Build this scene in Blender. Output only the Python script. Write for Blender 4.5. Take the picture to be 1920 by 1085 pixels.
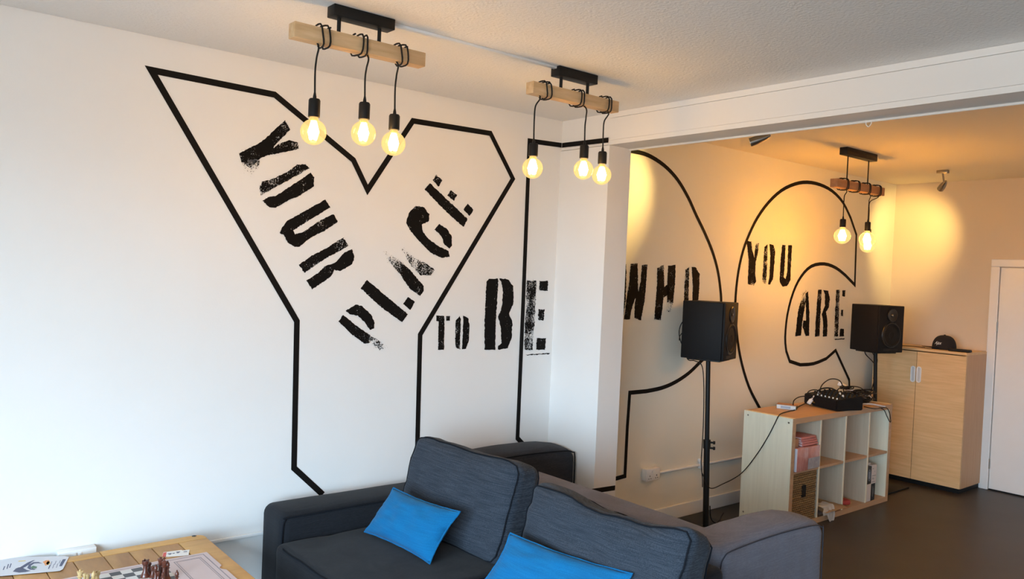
import bpy, bmesh, math, random
from mathutils import Vector, Matrix, noise
from mathutils.geometry import tessellate_polygon

# ------------------------------------------------------------------ clear
for o in list(bpy.data.objects): bpy.data.objects.remove(o, do_unlink=True)
scene = bpy.context.scene
COL = scene.collection
random.seed(7)
PI = math.pi

# ------------------------------------------------------------------ room size (metres)
H = 1.774            # eye height
D = 3.75             # mural wall (plane y = D)
CZ = H + .2555 * D   # near ceiling
CZ2 = H + .2715 * D  # far ceiling
XP = 3.4275          # front of pier and beam
XP2 = 3.615          # back of pier and beam
YP = 3.326           # room side of pier
ZB = 2.543           # underside of beam
XB = 7.93            # far wall
XW = -1.9            # window wall behind the camera
YR = -2.6            # wall on the right, out of view

# ------------------------------------------------------------------ camera
YAW, PIT, ROL, FPX = 0.88337876, -0.02273287, 0.04337493, 1500.5
FW = Vector((math.cos(PIT)*math.cos(YAW), math.cos(PIT)*math.sin(YAW), math.sin(PIT)))
_rt = FW.cross(Vector((0, 0, 1))).normalized(); _up = _rt.cross(FW)
RT = _rt*math.cos(ROL) + _up*math.sin(ROL)
UP = -_rt*math.sin(ROL) + _up*math.cos(ROL)
CAM = Vector((0, 0, H))
cd = bpy.data.cameras.new('camera'); cam = bpy.data.objects.new('camera', cd); COL.objects.link(cam)
cd.sensor_width = 36; cd.lens = 36*FPX/1920; cd.clip_start = .05; cd.clip_end = 60
m3 = Matrix((RT, UP, -FW)).transposed()
cam.matrix_world = Matrix.Translation(CAM) @ m3.to_4x4()
scene.camera = cam
def ray(x, y): return FW + RT*((x-960)/FPX) - UP*((y-542.5)/FPX)
def on(x, y, ax, v):
    d = ray(x, y); return CAM + d*((v-CAM[ax])/d[ax])
def wl(x, y): return on(x, y, 1, D)

# ------------------------------------------------------------------ world, daylight, exposure
w = bpy.data.worlds.new('world'); scene.world = w; w.use_nodes = True
SKY_L = 25.0         # overcast sky outside the window; the street below the horizon is darker
_nt = w.node_tree; _bg = _nt.nodes['Background']
_tc = _nt.nodes.new('ShaderNodeTexCoord'); _sp = _nt.nodes.new('ShaderNodeSeparateXYZ'); _rm = _nt.nodes.new('ShaderNodeValToRGB')
_mr = _nt.nodes.new('ShaderNodeMapRange'); _mr.inputs['From Min'].default_value = -.06; _mr.inputs['From Max'].default_value = .06
_rm.color_ramp.elements[0].color = (.20, .20, .195, 1); _rm.color_ramp.elements[1].color = (.58, .80, 1, 1)
_nt.links.new(_tc.outputs['Generated'], _sp.inputs[0]); _nt.links.new(_sp.outputs['Z'], _mr.inputs['Value'])
_nt.links.new(_mr.outputs[0], _rm.inputs[0]); _nt.links.new(_rm.outputs[0], _bg.inputs[0]); _bg.inputs[1].default_value = SKY_L
def area(name, loc, rot, sx, sy, power, col):
    l = bpy.data.lights.new(name, 'AREA'); l.shape = 'RECTANGLE'; l.size = sx; l.size_y = sy
    l.energy = power; l.color = col
    o = bpy.data.objects.new(name, l); COL.objects.link(o); o.location = loc; o.rotation_euler = rot
    return o
WIN = (-1.8, 2.15, .25, 2.35)     # window opening y0 y1 z0 z1
_p = area('window_portal', (XW-.12, (WIN[0]+WIN[1])/2, (WIN[2]+WIN[3])/2), (0, -PI/2, 0), WIN[3]-WIN[2], WIN[1]-WIN[0], 1, (1, 1, 1))
_p.data.cycles.is_portal = True
vs = scene.view_settings
vs.view_transform = 'Standard'; vs.look = 'None'; vs.exposure = 0.0; vs.gamma = 1.0; vs.use_curve_mapping = False
WARM = (1, .60, .24)
BULB_L = 175.0       # radiance of the glowing filaments
SPOT_W = 62.0

# ------------------------------------------------------------------ materials
MATS = {}
def nodes_of(m):
    m.use_nodes = True
    nt = m.node_tree; b = nt.nodes['Principled BSDF']
    return nt, b
def L(nt, a, b): nt.links.new(a, b)
def mat(name, col, rough=.5, metal=0, spec=.5, var=0, vscale=8, stretch=(1, 1, 1), bump=0, bscale=200, col2=None, coat=0, rnd=0, sheen=0):
    if name in MATS: return MATS[name]
    m = bpy.data.materials.new(name); nt, b = nodes_of(m)
    b.inputs['Roughness'].default_value = rough; b.inputs['Metallic'].default_value = metal
    b.inputs['Specular IOR Level'].default_value = spec; b.inputs['Coat Weight'].default_value = coat
    if sheen: b.inputs['Sheen Weight'].default_value = sheen
    b.inputs['Base Color'].default_value = (*col, 1)
    tc = nt.nodes.new('ShaderNodeTexCoord')
    csock = None
    if var or col2:
        mp = nt.nodes.new('ShaderNodeMapping'); mp.inputs['Scale'].default_value = stretch
        L(nt, tc.outputs['Object'], mp.inputs[0])
        n = nt.nodes.new('ShaderNodeTexNoise'); n.inputs['Scale'].default_value = vscale; n.inputs['Detail'].default_value = 6
        n.inputs['Roughness'].default_value = .62
        L(nt, mp.outputs[0], n.inputs['Vector'])
        c2 = col2 or tuple(c*(1-var) for c in col)
        r = nt.nodes.new('ShaderNodeValToRGB'); r.color_ramp.elements[0].position = .32; r.color_ramp.elements[1].position = .68
        r.color_ramp.elements[0].color = (*c2, 1); r.color_ramp.elements[1].color = (*col, 1)
        L(nt, n.outputs['Fac'], r.inputs[0]); csock = r.outputs[0]
        L(nt, csock, b.inputs['Base Color'])
    if rnd:
        oi = nt.nodes.new('ShaderNodeObjectInfo')
        mr = nt.nodes.new('ShaderNodeMapRange'); mr.inputs['To Min'].default_value = 1-rnd; mr.inputs['To Max'].default_value = 1+rnd*.4
        L(nt, oi.outputs['Random'], mr.inputs['Value'])
        mx = nt.nodes.new('ShaderNodeMix'); mx.data_type = 'RGBA'; mx.blend_type = 'MULTIPLY'; mx.inputs[0].default_value = 1
        if csock: L(nt, csock, mx.inputs[6])
        else: mx.inputs[6].default_value = (*col, 1)
        L(nt, mr.outputs[0], mx.inputs[7]); L(nt, mx.outputs[2], b.inputs['Base Color'])
    if bump:
        n2 = nt.nodes.new('ShaderNodeTexNoise'); n2.inputs['Scale'].default_value = bscale; n2.inputs['Detail'].default_value = 3
        L(nt, tc.outputs['Object'], n2.inputs['Vector'])
        bp = nt.nodes.new('ShaderNodeBump'); bp.inputs['Strength'].default_value = bump; bp.inputs['Distance'].default_value = .004
        L(nt, n2.outputs['Fac'], bp.inputs['Height']); L(nt, bp.outputs[0], b.inputs['Normal'])
    MATS[name] = m; return m

def fabric(name, col, col2, s=(6, 90, 6), bump=.25):
    """woven cloth: two crossed stretched noises for the slubs, fine bump for the weave"""
    if name in MATS: return MATS[name]
    m = bpy.data.materials.new(name); nt, b = nodes_of(m)
    b.inputs['Roughness'].default_value = .95; b.inputs['Specular IOR Level'].default_value = .15
    b.inputs['Sheen Weight'].default_value = .06; b.inputs['Sheen Roughness'].default_value = .5
    tc = nt.nodes.new('ShaderNodeTexCoord')
    outs = []
    for st in ((8, 8, 420), (420, 8, 60), (60, 420, 300)):
        mp = nt.nodes.new('ShaderNodeMapping'); mp.inputs['Scale'].default_value = st; L(nt, tc.outputs['Object'], mp.inputs[0])
        n = nt.nodes.new('ShaderNodeTexNoise'); n.inputs['Scale'].default_value = 1; n.inputs['Detail'].default_value = 4
        L(nt, mp.outputs[0], n.inputs['Vector']); outs.append(n)
    a = nt.nodes.new('ShaderNodeMath'); a.operation = 'MULTIPLY'
    L(nt, outs[0].outputs['Fac'], a.inputs[0]); L(nt, outs[2].outputs['Fac'], a.inputs[1])
    r = nt.nodes.new('ShaderNodeValToRGB'); r.color_ramp.elements[0].position = .18; r.color_ramp.elements[1].position = .36
    r.color_ramp.elements[0].color = (*col2, 1); r.color_ramp.elements[1].color = (*col, 1)
    L(nt, a.outputs[0], r.inputs[0]); L(nt, r.outputs[0], b.inputs['Base Color'])
    bp = nt.nodes.new('ShaderNodeBump'); bp.inputs['Strength'].default_value = bump; bp.inputs['Distance'].default_value = .002
    L(nt, a.outputs[0], bp.inputs['Height']); L(nt, bp.outputs[0], b.inputs['Normal'])
    MATS[name] = m; return m

def emis(name, col, s):
    m = bpy.data.materials.new(name); m.use_nodes = True; nt = m.node_tree; nt.nodes.clear()
    o = nt.nodes.new('ShaderNodeOutputMaterial'); e = nt.nodes.new('ShaderNodeEmission')
    e.inputs[0].default_value = (*col, 1); e.inputs[1].default_value = s; L(nt, e.outputs[0], o.inputs[0]); return m

def amber_glass():
    m = bpy.data.materials.new('amber_glass'); m.use_nodes = True; nt = m.node_tree; nt.nodes.clear()
    o = nt.nodes.new('ShaderNodeOutputMaterial')
    t = nt.nodes.new('ShaderNodeBsdfTransparent'); t.inputs[0].default_value = (1, .86, .58, 1)
    g = nt.nodes.new('ShaderNodeBsdfGlossy'); g.inputs['Roughness'].default_value = .05; g.inputs[0].default_value = (1, .9, .7, 1)
    e = nt.nodes.new('ShaderNodeEmission'); e.inputs[0].default_value = (1, .70, .28, 1); e.inputs[1].default_value = 1.7
    lw = nt.nodes.new('ShaderNodeLayerWeight'); lw.inputs[0].default_value = .35
    s1 = nt.nodes.new('ShaderNodeMixShader'); s1.inputs[0].default_value = .38
    L(nt, t.outputs[0], s1.inputs[1]); L(nt, e.outputs[0], s1.inputs[2])
    s2 = nt.nodes.new('ShaderNodeMixShader')
    mu = nt.nodes.new('ShaderNodeMath'); mu.operation = 'MULTIPLY'; mu.inputs[1].default_value = .25
    L(nt, lw.outputs['Fresnel'], mu.inputs[0]); L(nt, mu.outputs[0], s2.inputs[0])
    L(nt, s1.outputs[0], s2.inputs[1]); L(nt, g.outputs[0], s2.inputs[2]); L(nt, s2.outputs[0], o.inputs[0])
    return m

def worn_paint(name, col):
    """stencil paint, flaked away by noise where the vertex attribute 'wear' is high"""
    m = bpy.data.materials.new(name); nt, b = nodes_of(m)
    b.inputs['Base Color'].default_value = (*col, 1); b.inputs['Roughness'].default_value = .75; b.inputs['Specular IOR Level'].default_value = .12
    out = nt.nodes['Material Output']
    at = nt.nodes.new('ShaderNodeAttribute'); at.attribute_name = 'wear'
    tc = nt.nodes.new('ShaderNodeTexCoord')
    n1 = nt.nodes.new('ShaderNodeTexNoise'); n1.inputs['Scale'].default_value = 130; n1.inputs['Detail'].default_value = 6; n1.inputs['Roughness'].default_value = .75
    n2 = nt.nodes.new('ShaderNodeTexNoise'); n2.inputs['Scale'].default_value = 14; n2.inputs['Detail'].default_value = 3
    L(nt, tc.outputs['Object'], n1.inputs['Vector']); L(nt, tc.outputs['Object'], n2.inputs['Vector'])
    mx = nt.nodes.new('ShaderNodeMath'); mx.operation = 'MULTIPLY_ADD'; mx.inputs[1].default_value = .34
    L(nt, n2.outputs['Fac'], mx.inputs[0]); 
    sc = nt.nodes.new('ShaderNodeMath'); sc.operation = 'MULTIPLY'; sc.inputs[1].default_value = .66
    L(nt, n1.outputs['Fac'], sc.inputs[0]); L(nt, sc.outputs[0], mx.inputs[2])
    th = nt.nodes.new('ShaderNodeMapRange'); th.inputs['From Min'].default_value = 0; th.inputs['From Max'].default_value = 1
    th.inputs['To Min'].default_value = .37; th.inputs['To Max'].default_value = .61
    L(nt, at.outputs['Fac'], th.inputs['Value'])
    gt = nt.nodes.new('ShaderNodeMath'); gt.operation = 'GREATER_THAN'
    L(nt, mx.outputs[0], gt.inputs[0]); L(nt, th.outputs[0], gt.inputs[1])
    tr = nt.nodes.new('ShaderNodeBsdfTransparent'); ms = nt.nodes.new('ShaderNodeMixShader')
    L(nt, gt.outputs[0], ms.inputs[0]); L(nt, tr.outputs[0], ms.inputs[1]); L(nt, b.outputs[0], ms.inputs[2]); L(nt, ms.outputs[0], out.inputs[0])
    return m

WALL = mat('wall_paint', (.80, .795, .78), .7, spec=.25, var=.02, vscale=3, bump=.06, bscale=160)
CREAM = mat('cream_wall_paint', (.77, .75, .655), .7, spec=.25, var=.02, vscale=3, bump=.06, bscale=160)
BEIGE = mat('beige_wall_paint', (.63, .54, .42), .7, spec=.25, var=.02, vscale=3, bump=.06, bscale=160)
CEIL = mat('ceiling_artex', (.83, .83, .82), .85, spec=.15, bump=.95, bscale=75)
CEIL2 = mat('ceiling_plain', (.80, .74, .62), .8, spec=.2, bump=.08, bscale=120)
TRIM = mat('white_gloss_trim', (.80, .80, .79), .35, var=.03, vscale=4)
PLASTIC = mat('white_plastic', (.80, .80, .79), .35)
FLOOR = mat('dark_vinyl_floor', (.044, .039, .034), .42, spec=.35, col2=(.031, .028, .025), vscale=2.5, bump=.05, bscale=60)
BLACK = mat('black_metal', (.005, .005, .005), .5, spec=.3)
RUBBER = mat('black_rubber', (.005, .005, .0055), .6, spec=.3)
SPKV = mat('speaker_vinyl', (.004, .0045, .006), .6, spec=.25, bump=.1, bscale=400)
CONE = mat('speaker_cone', (.006, .006, .006), .6, spec=.25)
SHINY = mat('gloss_black', (.006, .006, .006), .3)
TAPE = mat('mural_black_line', (.006, .005, .0045), .7, spec=.15)
PAINT = worn_paint('mural_stencil_paint', (.006, .005, .0045))
PINE = mat('pine_beam', (.66, .47, .27), .6, col2=(.52, .34, .17), vscale=3, stretch=(1.5, 14, 14), bump=.05, bscale=50)
PINE_RED = mat('reddish_pine_beam', (.42, .22, .12), .6, col2=(.34, .17, .08), vscale=3, stretch=(1.5, 14, 14))
BIRCH = mat('birch_panel', (.84, .79, .62), .5, col2=(.76, .71, .55), vscale=3, stretch=(14, 14, .7))
BIRCH_MID = mat('birch_divider', (.56, .46, .34), .5, col2=(.50, .40, .29), vscale=3, stretch=(14, 14, .7))
BIRCH_EDGE = mat('birch_edge', (.52, .34, .20), .5, col2=(.45, .28, .16), vscale=3, stretch=(.8, 14, 14))
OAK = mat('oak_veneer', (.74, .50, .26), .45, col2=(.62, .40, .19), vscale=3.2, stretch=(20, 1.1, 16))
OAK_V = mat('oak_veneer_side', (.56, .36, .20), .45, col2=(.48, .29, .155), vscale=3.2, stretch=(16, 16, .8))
MANGO = mat('table_wood', (.56, .30, .095), .5, spec=.3, col2=(.40, .20, .06), vscale=3, stretch=(6, 1.4, 6), rnd=.3)
MANGO_X = mat('table_wood_border', (.68, .40, .13), .5, spec=.3, col2=(.54, .30, .09), vscale=3, stretch=(1.4, 6, 6), rnd=.12)
SOFA = fabric('charcoal_slub_cloth', (.046, .056, .073), (.020, .026, .036))
SOFA2 = fabric('charcoal_plain_shaded_cloth', (.0155, .0175, .022), (.0098, .0114, .0148), bump=.12)  # near sofa's arms and seat: same charcoal with shade put into the colour
SOFA2B = fabric('grey_shaded_cloth', (.034, .037, .046), (.023, .026, .033), bump=.12)  # left arm of the grey sofa, darkened by painted-in shade
SOFA3 = fabric('grey_plain_cloth', (.165, .166, .200), (.130, .133, .164), bump=.12)
PIPING = mat('dark_piping', (.009, .011, .015), .95, spec=.1)
PIPING3 = mat('grey_piping', (.045, .047, .060), .95, spec=.1)
BLUE = fabric('blue_cushion_cloth', (.005, .135, .31), (.0035, .105, .26), bump=.15)
GLASS = amber_glass()
FIL = emis('filament_glow', WARM, BULB_L)
FIL3 = emis('filament_glow_large', (1, .47, .07), BULB_L*2.3)
BRASS = mat('brass', (.75, .5, .18), .3, metal=1)
CHROME = mat('brushed_nickel', (.36, .33, .29), .32, metal=1)
PAPERW = mat('white_paper', (.80, .80, .78), .8)

# ------------------------------------------------------------------ mesh helpers
class B:
    def __init__(s): s.bm = bmesh.new()
    def faces(s, vs_, fs):
        v = [s.bm.verts.new(p) for p in vs_]
        for f in fs:
            try: s.bm.faces.new([v[i] for i in f])
            except ValueError: pass
        return v
    def obox(s, o, ax, ay, az, bevel=0, seg=2):
        o = Vector(o); ax = Vector(ax); ay = Vector(ay); az = Vector(az)
        P = [o + ax*i + ay*j + az*k for i in (0, 1) for j in (0, 1) for k in (0, 1)]
        F = [(0, 1, 3, 2), (4, 6, 7, 5), (0, 4, 5, 1), (2, 3, 7, 6), (0, 2, 6, 4), (1, 5, 7, 3)]
        t = bmesh.new(); v = [t.verts.new(p) for p in P]
        for f in F: t.faces.new([v[i] for i in f])
        bmesh.ops.recalc_face_normals(t, faces=t.faces)
        if bevel: bmesh.ops.bevel(t, geom=list(t.edges), offset=bevel, segments=seg, affect='EDGES', profile=.5)
        s.merge(t); return s
    def box(s, x0, x1, y0, y1, z0, z1, bevel=0, seg=2):
        return s.obox((x0, y0, z0), (x1-x0, 0, 0), (0, y1-y0, 0), (0, 0, z1-z0), bevel, seg)
    def merge(s, t):
        t.verts.index_update(); v = [s.bm.verts.new(q.co) for q in t.verts]
        for f in t.faces:
            try: s.bm.faces.new([v[q.index] for q in f.verts])
            except ValueError: pass
        t.free()
    def lathe(s, o, axis, prof, seg=24, cap=True):
        o = Vector(o); a = Vector(axis).normalized()
        u = a.orthogonal().normalized(); w_ = a.cross(u)
        rings = []
        for r, h in prof:
            if r < 1e-6: rings.append([s.bm.verts.new(o + a*h)])
            else: rings.append([s.bm.verts.new(o + a*h + (u*math.cos(2*PI*k/seg) + w_*math.sin(2*PI*k/seg))*r) for k in range(seg)])
        for A, Bq in zip(rings[:-1], rings[1:]):
            for k in range(seg):
                k2 = (k+1) % seg
                if len(A) == 1 and len(Bq) == 1: continue
                if len(A) == 1: s.bm.faces.new((A[0], Bq[k], Bq[k2]))
                elif len(Bq) == 1: s.bm.faces.new((A[k], A[k2], Bq[0]))
                else: s.bm.faces.new((A[k], A[k2], Bq[k2], Bq[k]))
        if cap:
            for R_ in (rings[0], rings[-1]):
                if len(R_) > 2: s.bm.faces.new(R_)
        return s
    def cyl(s, p0, p1, r0, r1=None, seg=16):
        p0 = Vector(p0); p1 = Vector(p1); d = p1-p0
        return s.lathe(p0, d, [(r0, 0), (r0 if r1 is None else r1, d.length)], seg)
    def tube(s, pts, r, seg=8, closed=False):
        pts = [Vector(p) for p in pts]; n = len(pts); prev = None; rings = []
        for i, p in enumerate(pts):
            a = pts[(i-1) % n] if closed or i > 0 else p; c = pts[(i+1) % n] if closed or i < n-1 else p
            t = (c-a).normalized()
            if prev is None: u = t.orthogonal().normalized()
            else:
                u = prev - t*prev.dot(t)
                u = u.normalized() if u.length > 1e-6 else t.orthogonal().normalized()
            prev = u; v = t.cross(u); rr = r[i] if isinstance(r, (list, tuple)) else r
            rings.append([s.bm.verts.new(p + (u*math.cos(2*PI*k/seg) + v*math.sin(2*PI*k/seg))*rr) for k in range(seg)])
        m_ = n if closed else n-1
        for i in range(m_):
            A, Bq = rings[i], rings[(i+1) % n]
            for k in range(seg): s.bm.faces.new((A[k], A[(k+1) % seg], Bq[(k+1) % seg], Bq[k]))
        if not closed:
            s.bm.faces.new(rings[0]); s.bm.faces.new(rings[-1])
        return s
    def poly(s, pts, th=None):
        """flat polygon, or a prism when th (a vector) is given"""
        pts = [Vector(p) for p in pts]; n = len(pts)
        tri = tessellate_polygon([pts])
        v = [s.bm.verts.new(p) for p in pts]
        for t in tri:
            try: s.bm.faces.new([v[i] for i in t])
            except ValueError: pass
        if th is not None:
            th = Vector(th); v2 = [s.bm.verts.new(p+th) for p in pts]
            for t in tri:
                try: s.bm.faces.new([v2[i] for i in t])
                except ValueError: pass
            for i in range(n): s.bm.faces.new((v[i], v[(i+1) % n], v2[(i+1) % n], v2[i]))
        return s
    def rbox(s, c, ax, h, r, n=(8, 8, 8), fn=None):
        """rounded box: centre, 3 unit axes, half sizes, radius; fn(local, half) moves points (local space)"""
        c = Vector(c); ax = [Vector(a).normalized() for a in ax]
        t = bmesh.new()
        def cs(hh, k):
            inn = hh-r; l = [-hh, -hh+r*.3, -hh+r*.65]
            l += [-inn + 2*inn*i/k for i in range(k+1)]; l += [hh-r*.65, hh-r*.3, hh]; return l
        C_ = [cs(h[i], n[i]) for i in range(3)]
        cache = {}
        def vert(p):
            key = tuple(round(q, 5) for q in p)
            if key in cache: return cache[key]
            q = Vector([max(-(h[i]-r), min(h[i]-r, p[i])) for i in range(3)]); d = Vector(p)-q
            loc = q + d.normalized()*r if d.length > 1e-7 else q
            if fn: loc = fn(loc, h)
            cache[key] = t.verts.new(c + ax[0]*loc[0] + ax[1]*loc[1] + ax[2]*loc[2]); return cache[key]
        for a in range(3):
            b_, d_ = [(1, 2), (2, 0), (0, 1)][a]
            for sg in (-1, 1):
                for i in range(len(C_[b_])-1):
                    for j in range(len(C_[d_])-1):
                        q = []
                        for (ii, jj) in ((i, j), (i+1, j), (i+1, j+1), (i, j+1)):
                            p = [0, 0, 0]; p[a] = sg*h[a]; p[b_] = C_[b_][ii]; p[d_] = C_[d_][jj]; q.append(vert(p))
                        if sg < 0: q.reverse()
                        try: t.faces.new(q)
                        except ValueError: pass
        s.merge(t); return s

def root_loc(o):
    return o.location.copy() if o.parent is None else root_loc(o.parent)
def make(name, b, m, parent=None, loc=None, sharp=35, smooth=True, fixn=True):
    bm = b.bm if isinstance(b, B) else b
    if fixn: bmesh.ops.recalc_face_normals(bm, faces=bm.faces)
    o_ = root_loc(parent) if parent else Vector(loc) if loc is not None else None
    if o_ is None:
        xs = [v.co for v in bm.verts]
        o_ = Vector(((min(p.x for p in xs)+max(p.x for p in xs))/2, (min(p.y for p in xs)+max(p.y for p in xs))/2, min(p.z for p in xs)))
    bmesh.ops.translate(bm, verts=bm.verts, vec=-o_)
    me = bpy.data.meshes.new(name); bm.to_mesh(me); bm.free()
    me.materials.append(m)
    if smooth:
        me.polygons.foreach_set('use_smooth', [True]*len(me.polygons)); me.set_sharp_from_angle(angle=math.radians(sharp))
    o = bpy.data.objects.new(name, me); COL.objects.link(o)
    if parent: o.parent = parent
    else: o.location = o_
    if name.startswith('printed_'): o['kind'] = 'stuff'     # ink too small to pick apart
    return o
def thing(name, label, cat, loc, group=None):
    o = bpy.data.objects.new(name, None); COL.objects.link(o); o.location = loc; o.empty_display_size = .1
    return tag(o, label, cat, group)
def tag(o, label, cat, group=None):
    o['label'] = label; o['category'] = cat
    if group: o['group'] = group
    return o
def struct(name, b, m, parent=None, label=None):
    o = make(name, b, m, parent, smooth=False)
    if not parent: o['kind'] = 'structure'
    if label: o['label'] = label
    return o
def spline(P, n=8, closed=False):
    P = [Vector(p) for p in P]; out = []; N = len(P)
    for i in range(N if closed else N-1):
        g = lambda k: P[k % N] if closed else P[max(0, min(N-1, k))]
        a, b_, c, d = g(i-1), g(i), g(i+1), g(i+2)
        for k in range(n):
            t = k/n
            out.append(.5*((2*b_) + (c-a)*t + (2*a-5*b_+4*c-d)*t*t + (3*b_-a-3*c+d)*t**3))
    if not closed: out.append(P[-1])
    return out
def nz(p, s=1.0, seed=0): return noise.noise(Vector((p[0]*s+seed*7.3, p[1]*s-seed*3.1, p[2]*s+seed)))

# ================================================================== THE SETTING
struct('floor', B().box(XW-.2, XB+.15, YR-.15, D+.15, -.12, 0), FLOOR)
struct('wall_left', B().box(XW-.2, XP+.1, D, D+.15, 0, 2.95), WALL, label='long white mural wall')
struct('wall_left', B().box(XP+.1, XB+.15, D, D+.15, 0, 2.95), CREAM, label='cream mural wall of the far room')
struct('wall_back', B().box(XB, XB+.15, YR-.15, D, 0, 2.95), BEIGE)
struct('wall_right', B().box(XW-.2, XB, YR-.15, YR, 0, 2.95), WALL)
# wall behind the camera with its window
b = B()
b.box(XW-.2, XW, YR, D, 0, WIN[2]); b.box(XW-.2, XW, YR, D, WIN[3], 2.95)
b.box(XW-.2, XW, YR, WIN[0], WIN[2], WIN[3]); b.box(XW-.2, XW, WIN[1], D, WIN[2], WIN[3])
struct('wall_front', b, WALL)
b = B(); t_ = .05
b.box(XW-.1, XW-.04, WIN[0], WIN[1], WIN[2], WIN[2]+t_); b.box(XW-.1, XW-.04, WIN[0], WIN[1], WIN[3]-t_, WIN[3])
for k in range(4):
    y = WIN[0] + (WIN[1]-WIN[0]-t_)*k/3
    b.box(XW-.1, XW-.04, y, y+t_, WIN[2]+t_, WIN[3]-t_)
struct('window_1', b, TRIM, label='white framed window behind the camera')
struct('ceiling', B().box(XW-.2, XP+.02, YR-.15, D-.003, CZ, CZ+.10).box(XW-.2, XP+.02, YR-.15, D+.1, CZ+.10, CZ+.14), CEIL)
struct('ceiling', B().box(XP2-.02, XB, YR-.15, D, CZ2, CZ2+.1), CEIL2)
pier = struct('wall_pier', B().box(XP, XP2, YP, D, 0, ZB), WALL, label='white pier carrying the beam')
beam = struct('beam', B().box(XP+.005, XP2, YR, D, ZB+.004, 2.95), WALL, label='boxed white ceiling beam between the two rooms')
struct('trim_board', B().box(XP-.004, XP+.005, YR, YP+.002, 2.571, 2.699), WALL, beam)
struct('trim_board', B().box(XP-.010, XP+.005, YR, YP+.002, 2.700, CZ-.001), WALL, beam)
struct('trim_board', B().box(XP-.006, XP2, YR, YP+.002, ZB, 2.5695), WALL, beam)
b = B().box(XP2, XB, D-.018, D, .0, .100, .004); struct('baseboard_left', b, TRIM)
b = B().box(XW, XP, D-.018, D, .0, .100, .004); struct('baseboard_left', b, TRIM)
b = B().box(XB-.018, XB, 2.845, D-.018, 0, .1, .004); struct('baseboard_back', b, TRIM)
# door in the far wall
dr = struct('door_1', B().box(XB-.022, XB+.01, 1.935, 2.767, .012, 1.995, .003), TRIM, label='plain white flush door')
for y0, y1 in ((2.772, 2.845), (1.857, 1.930)):
    struct('door_frame', B().box(XB-.034, XB, y0, y1, 0, 2.003, .006), TRIM, dr)
struct('door_frame', B().box(XB-.034, XB, 1.857, 2.845, 2.003, 2.07, .006), TRIM, dr)
struct('door_gap_shade', B().box(XB-.02, XB+.01, 1.935, 2.767, .0, .010), BLACK, dr)  # black strip painting the shade in the gap under the door
for z in (1.42, .19):
    o = make('hinge', B().cyl((XB-.026, 2.7695, z), (XB-.026, 2.7695, z+.09), .007, seg=10), CHROME, dr)
o = make('door_handle', B().cyl((XB-.022, 2.0, 1.0), (XB-.07, 2.0, 1.0), .011, seg=12).cyl((XB-.07, 1.99, 1.0), (XB-.07, 2.12, 1.0), .010, seg=12), CHROME, dr)

# white conduit under the far edge of the beam with its hanging clip
b = B().cyl((XP2-.012, YR+.02, ZB-.006), (XP2-.012, YP-.001, ZB-.006), .006, seg=10)
o = tag(make('cable_conduit', b, PLASTIC), 'thin white cable conduit along the underside of the ceiling beam', 'conduit')
p = on(1630, 222, 0, XP2-.012)
b = B().tube(spline([(p.x-.004, p.y+.012, ZB), (p.x-.004, p.y+.012, ZB-.02), (p.x-.004, p.y, ZB-.032), (p.x-.004, p.y-.012, ZB-.02), (p.x-.004, p.y-.012, ZB-.008)], 5), .0022, 6)
make('clip', b, PLASTIC, o)
# ceiling mini trunking between the two near lamps
b = B().box(-1.6, 1.375, 2.778, 2.794, CZ-.010, CZ, .002).box(1.60, 2.50, 2.776, 2.800, CZ-.012, CZ, .002)
b = B().box(1.602, 2.496, 2.776, 2.800, CZ-.012, CZ, .002)
tag(make('ceiling_trunking', b, PLASTIC, sharp=30), 'white strip of cable trunking on the ceiling between the two near lamps', 'trunking')

# ------------------------------------------------------------------ wall sockets and trunking
def socket(x0, z0, label, switches=True):
    t = thing('wall_socket', label, 'socket', (x0, D, z0), 'double wall sockets')
    make('back_box', B().box(x0, x0+.146, D-.034, D, z0, z0+.086, .004), PLASTIC, t)
    f = make('face_plate', B().box(x0, x0+.146, D-.044, D-.034, z0, z0+.086, .004), PLASTIC, t)
    for k in range(2):
        cx = x0+.037+.072*k
        make('rocker_switch', B().box(x0+.057+.02*k, x0+.069+.02*k, D-.049, D-.043, z0+.055, z0+.075, .002), PLASTIC, f)
        for (dx, dz, ww, hh) in ((-.003, .030, .006, .010), (-.014, .014, .008, .005), (.007, .014, .008, .005)):
            make('pin_slot', B().box(cx+dx, cx+dx+ww, D-.0446, D-.0438, z0+dz, z0+dz+hh), BLACK, f)
    return t
socket(.671, .440, 'white double wall socket just above the far edge of the chess table')
p0 = wl(1206, 877)
socket(4.345, .330, 'white double wall socket low on the wall right of the pier')
b = B().box(.817, 3.42, D-.014, D, .436, .452, .003)
tag(make('cable_trunking', b, PLASTIC), 'white cable trunking running along the wall behind the table and sofas', 'trunking')
b = B().cyl((4.491, D-.011, .366), (6.9, D-.011, .366), .010, seg=12)
o = tag(make('cable_conduit', b, PLASTIC), 'white cable conduit on the wall behind the speaker stand', 'conduit')
b = B().box(4.985, 5.005, D-.026, D, .338, .40, .004).box(5.005, 5.035, D-.022, D, .352, .380, .004).box(4.975, 4.995, D-.03, D, .39, .415, .004)
make('clip', b, PLASTIC, o)

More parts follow.
